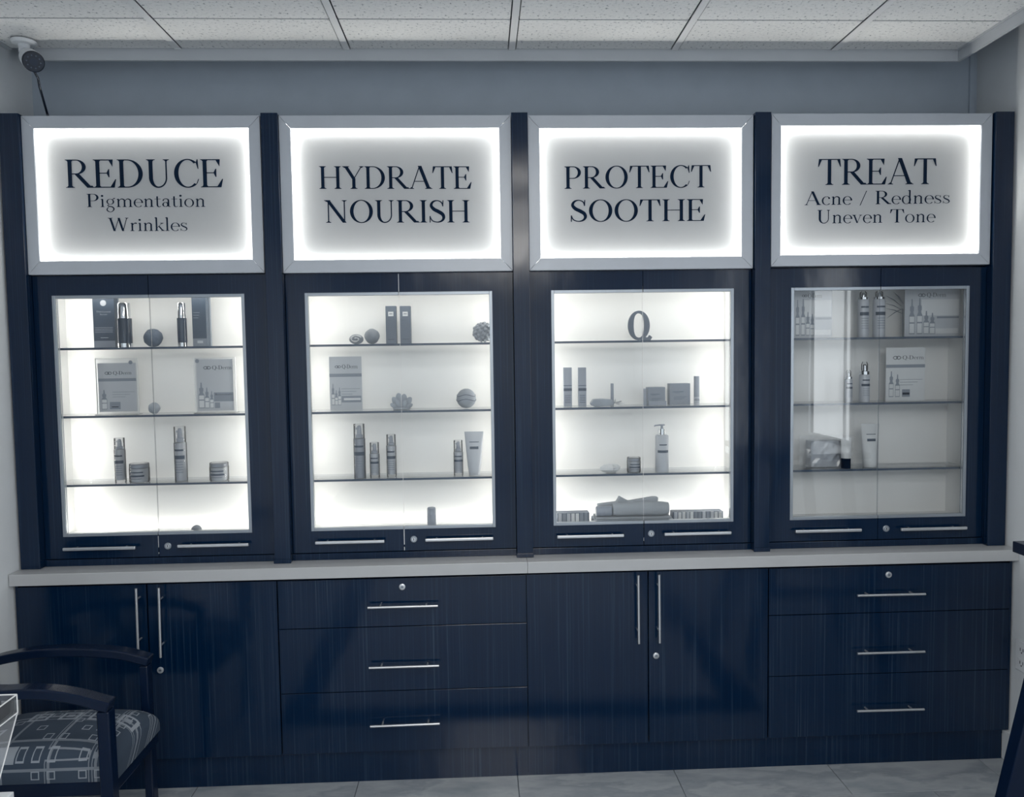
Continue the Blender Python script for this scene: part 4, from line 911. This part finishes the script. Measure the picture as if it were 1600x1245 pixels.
# ------------------------------------------------------------ armchair at the lower left
zA = .60; Yn, Yf = -.70, -.335
t = thing('armchair', (-1.48, -.52, 0), 'black lacquered armchair with patterned square-motif seat at the lower left', 'armchair')
def armloop(Y, px, w_):
    X1 = at(px, 1060 if Y < -.5 else 1030, Y)[0]; X0 = -1.735
    P = [(0, 1025), (50, 1016), (100, 1013), (150, 1014), (190, 1018), (225, 1023)] if Y > -.5 else [(0, 1079), (40, 1077), (80, 1079), (120, 1086), (150, 1094), (168, 1101)]
    top = [at(*p, Y-.022) for p in P]; x0_, z0_ = top[0]
    top = [(-1.80, z0_-.03*(x0_+1.80)/.10)]+([((x0_-1.80)/2, z0_-.003)] if Y < -.5 else [])+top
    top = top[:-1]; top.append((X1+.013, top[-1][1]-(X1+.013-top[-1][0])*.30)); sm = []
    for i_ in range(len(top)-1):
        p = [top[max(i_-1, 0)], top[i_], top[i_+1], top[min(i_+2, len(top)-1)]]
        for k in range(5):
            u = k/5; sm.append(tuple(.5*(2*b+(-a+c)*u+(2*a-5*b+4*c-d)*u*u+(-a+3*b-3*c+d)*u**3) for a, b, c, d in zip(*p)))
    sm.append(top[-1])
    MB().sweep([(x, Y, z-.015) for x, z in sm], .048, .030).build('armrest', 'wood', t, .005)
    zt_ = top[-1][1]-.028
    MB().sweep([(X1-.004, Y, zt_), (X1-.002, Y, .30), (X1, Y, .0005)], w_, .040, upv=(0, 1, 0)).build('front_leg', 'wood', t, .004)
    MB().sweep([(-1.795, Y, .545), (-1.79, Y, .35), (-1.82, Y, .0005)], .036, .040, upv=(0, 1, 0)).build('rear_leg', 'wood', t, .004)
armloop(Yn, 165, .036); armloop(Yf, 229, .028)
sc_ = MB(); nx, ny = 26, 18; x0, x1, y0, y1 = -1.72, -1.238, -.672, -.365; v = []; f = []
def cush(u, v_):
    a = 1-abs(2*u-1)**5; b = 1-abs(2*v_-1)**5; return .395+.072*(max(0, a)**.30)*(max(0, b)**.30)+.012*math.sin(PI*u)*math.sin(PI*v_)
for j in range(ny+1):
    for i_ in range(nx+1):
        u = .5-.5*math.cos(PI*i_/nx); q = .5-.5*math.cos(PI*j/ny); v.append((x0+(x1-x0)*u, y0+(y1-y0)*q, cush(u, q)))
for j in range(ny):
    for i_ in range(nx): a = j*(nx+1)+i_; f.append((a, a+1, a+nx+2, a+nx+1))
nv = len(v); b4 = []
for i_ in range(nx+1): b4.append(i_)
for j in range(1, ny+1): b4.append(j*(nx+1)+nx)
for i_ in range(nx-1, -1, -1): b4.append(ny*(nx+1)+i_)
for j in range(ny-1, 0, -1): b4.append(j*(nx+1))
for k in b4: v.append((v[k][0], v[k][1], .372))
for k in range(len(b4)): k2 = (k+1) % len(b4); f.append((b4[k2], b4[k], nv+k, nv+k2))
f.append(tuple(nv+k for k in range(len(b4))))
sc_.add(v, f, 0, True).build('seat_cushion', 'seat', t)
MB().box(-1.725, -1.245, -.672, -.362, .330, .3715).build('seat_frame', 'wood', t, .003)
for Z0 in (.70, ):
    mb = MB(); mb.sweep([(-1.832, Yn, .40), (-1.845, Yn, .86)], .035, .04, upv=(0, 1, 0)); mb.build('back_post', 'wood', t, .003)
    mb = MB(); mb.sweep([(-1.832, Yf, .40), (-1.845, Yf, .86)], .035, .04, upv=(0, 1, 0)); mb.build('back_post', 'wood', t, .003)
MB().box(-1.845, -1.822, Yn+.022, Yf-.022, .56, .87).build('backrest', 'seat', t, .012)

# side table with the acrylic brochure stand, far lower left
zT = .55; tx1, tz1 = at(22, 1236, -1.052); t = thing('side_table', (-1.55, -1.3, 0), 'white side table corner at the lower left edge in front of the armchair', 'table')
MB().box(-1.84, tx1, -1.50, -1.052, tz1-.022, tz1).build('table_top', 'camw', t, .002)
for (a, b) in ((-1.82, -1.07), (tx1-.035, -1.07), (-1.82, -1.485), (tx1-.035, -1.485)): MB().box(a-.015, a+.015, b-.015, b+.015, .0005, tz1-.0225).build('leg', 'camw', t, .002)
Y0 = -1.09; A = at(26, 1085, Y0-.0); B = at(27, 1113, Y0); t = thing('brochure_stand', (B[0]-.05, Y0, tz1), 'clear acrylic brochure stand at the left edge before the armchair', 'brochure stand')
xr = A[0]; zt = A[1]; zm = B[1]; xl = xr-.22; e0 = at(0, 1215, Y0)
sl2 = (e0[0]-xr)/(e0[1]-zm); xb = xr+sl2*(tz1-zm)
MB().box(xl, xr, Y0-.003, Y0, zm, zt).build('back_panel', 'acryl', t)
MB().box(xr-.003, xr, Y0-.09, Y0-.0035, zm, zt).build('side_panel', 'acryl', t)
MB().box(xl, xr, Y0-.0935, Y0-.0905, zm, zt-.012).build('front_panel', 'acryl', t)
MB().box(xl, xr-.0035, Y0-.090, Y0-.0035, zm, zm+.003).build('pocket_floor', 'acryl', t)
MB().prism([(xl-.05, tz1+.0008), (xb, tz1+.0008), (xr, zm-.0005), (xl, zm-.0005)], Y0-.003, Y0).build('slanted_foot', 'acryl', t)
for pts in ([(xl, Y0, zt), (xr, Y0, zt)], [(xr, Y0, zt), (xr, Y0, zm)], [(xr, Y0, zt), (xr, Y0-.092, zt)], [(xr, Y0, zm), (xr, Y0-.092, zm)], [(xl, Y0, zm), (xr, Y0, zm)], [(xr, Y0-.001, zm), (xb, Y0-.001, tz1+.001)]):
    MB().tube(pts, .0017, 6).build('polished_rim', 'acedge', t)
t2 = thing('brochures', ((xl+xr)/2, Y0-.05, zm+.0035), 'bundle of brochures lying in the clear acrylic stand', 'brochures')
for k in range(4): MB().box(xl+.006, xr-.030-.004*k, Y0-.088, Y0-.006, zm+.0035+.004*k, zm+.007+.004*k).build('brochure', ['light', 'grey', 'dk', 'grey'][k], t2)

# high table at the right edge
Yt = -.89; X0, Zt = at(1582, 845, Yt); _, Zu = at(1582, 862, Yt); t = thing('high_table', (X0+.27, Yt-.32, 0), 'dark high table with slanting legs at the right edge', 'table')
MB().box(X0, X0+.54, Yt-.66, Yt, Zu, Zt).build('table_top', 'wood', t, .002)
Yl = Yt-.07; lo = at(1577.5, 1245, Yl); hi = at(1577.5+.245*375, 870, Yl); sl_ = (hi[0]-lo[0])/(hi[1]-lo[1])
for sx, yy, yt_ in ((0, Yl+.0, Yl), (1, Yl, Yl), (0, Yl-.50, Yl-.50), (1, Yl-.50, Yl-.50)):
    xt = lo[0]+sl_*(Zu-lo[1]); xb = lo[0]+sl_*(0-lo[1])
    if sx: xt, xb = 2*(X0+.27)-xt, min(1.82, 2*(X0+.27)-xb)
    xt = min(xt, X0+.50); mb = MB(); hw = .026; e = 1 if not sx else -1
    mb.prism([(xb-hw, .0006), (xb+hw, .0006), (xt+hw, Zu-.0005), (xt-hw, Zu-.0005)], yy-.020, yy+.020); mb.build('leg', 'wood', t, .003)
zst = .40; xa = lo[0]+sl_*(zst-lo[1]); xb2 = min(1.79, 2*(X0+.27)-xa)
for yy in (Yl, Yl-.50): MB().box(xa+.030, xb2-.030, yy-.012, yy+.012, zst-.02, zst+.02).build('stretcher', 'wood', t, .002)

# bordered rug in front of the cabinets (seen mirrored in their glossy doors)
t = thing('rug', (0, -1.9, 0), 'large grey rug with dark border, mirrored in the base cabinets', 'rug')
MB().box(-.93, .93, -3.2, -.70, .0004, .007).build('field', 'rug', t)
for a in ((-1.07, -.9302, -3.34, -.56), (.9302, 1.07, -3.34, -.56), (-.93, .93, -.6998, -.56), (-.93, .93, -3.34, -3.2002)): MB().box(*a, .0004, .0075).build('border', 'rugd', t)
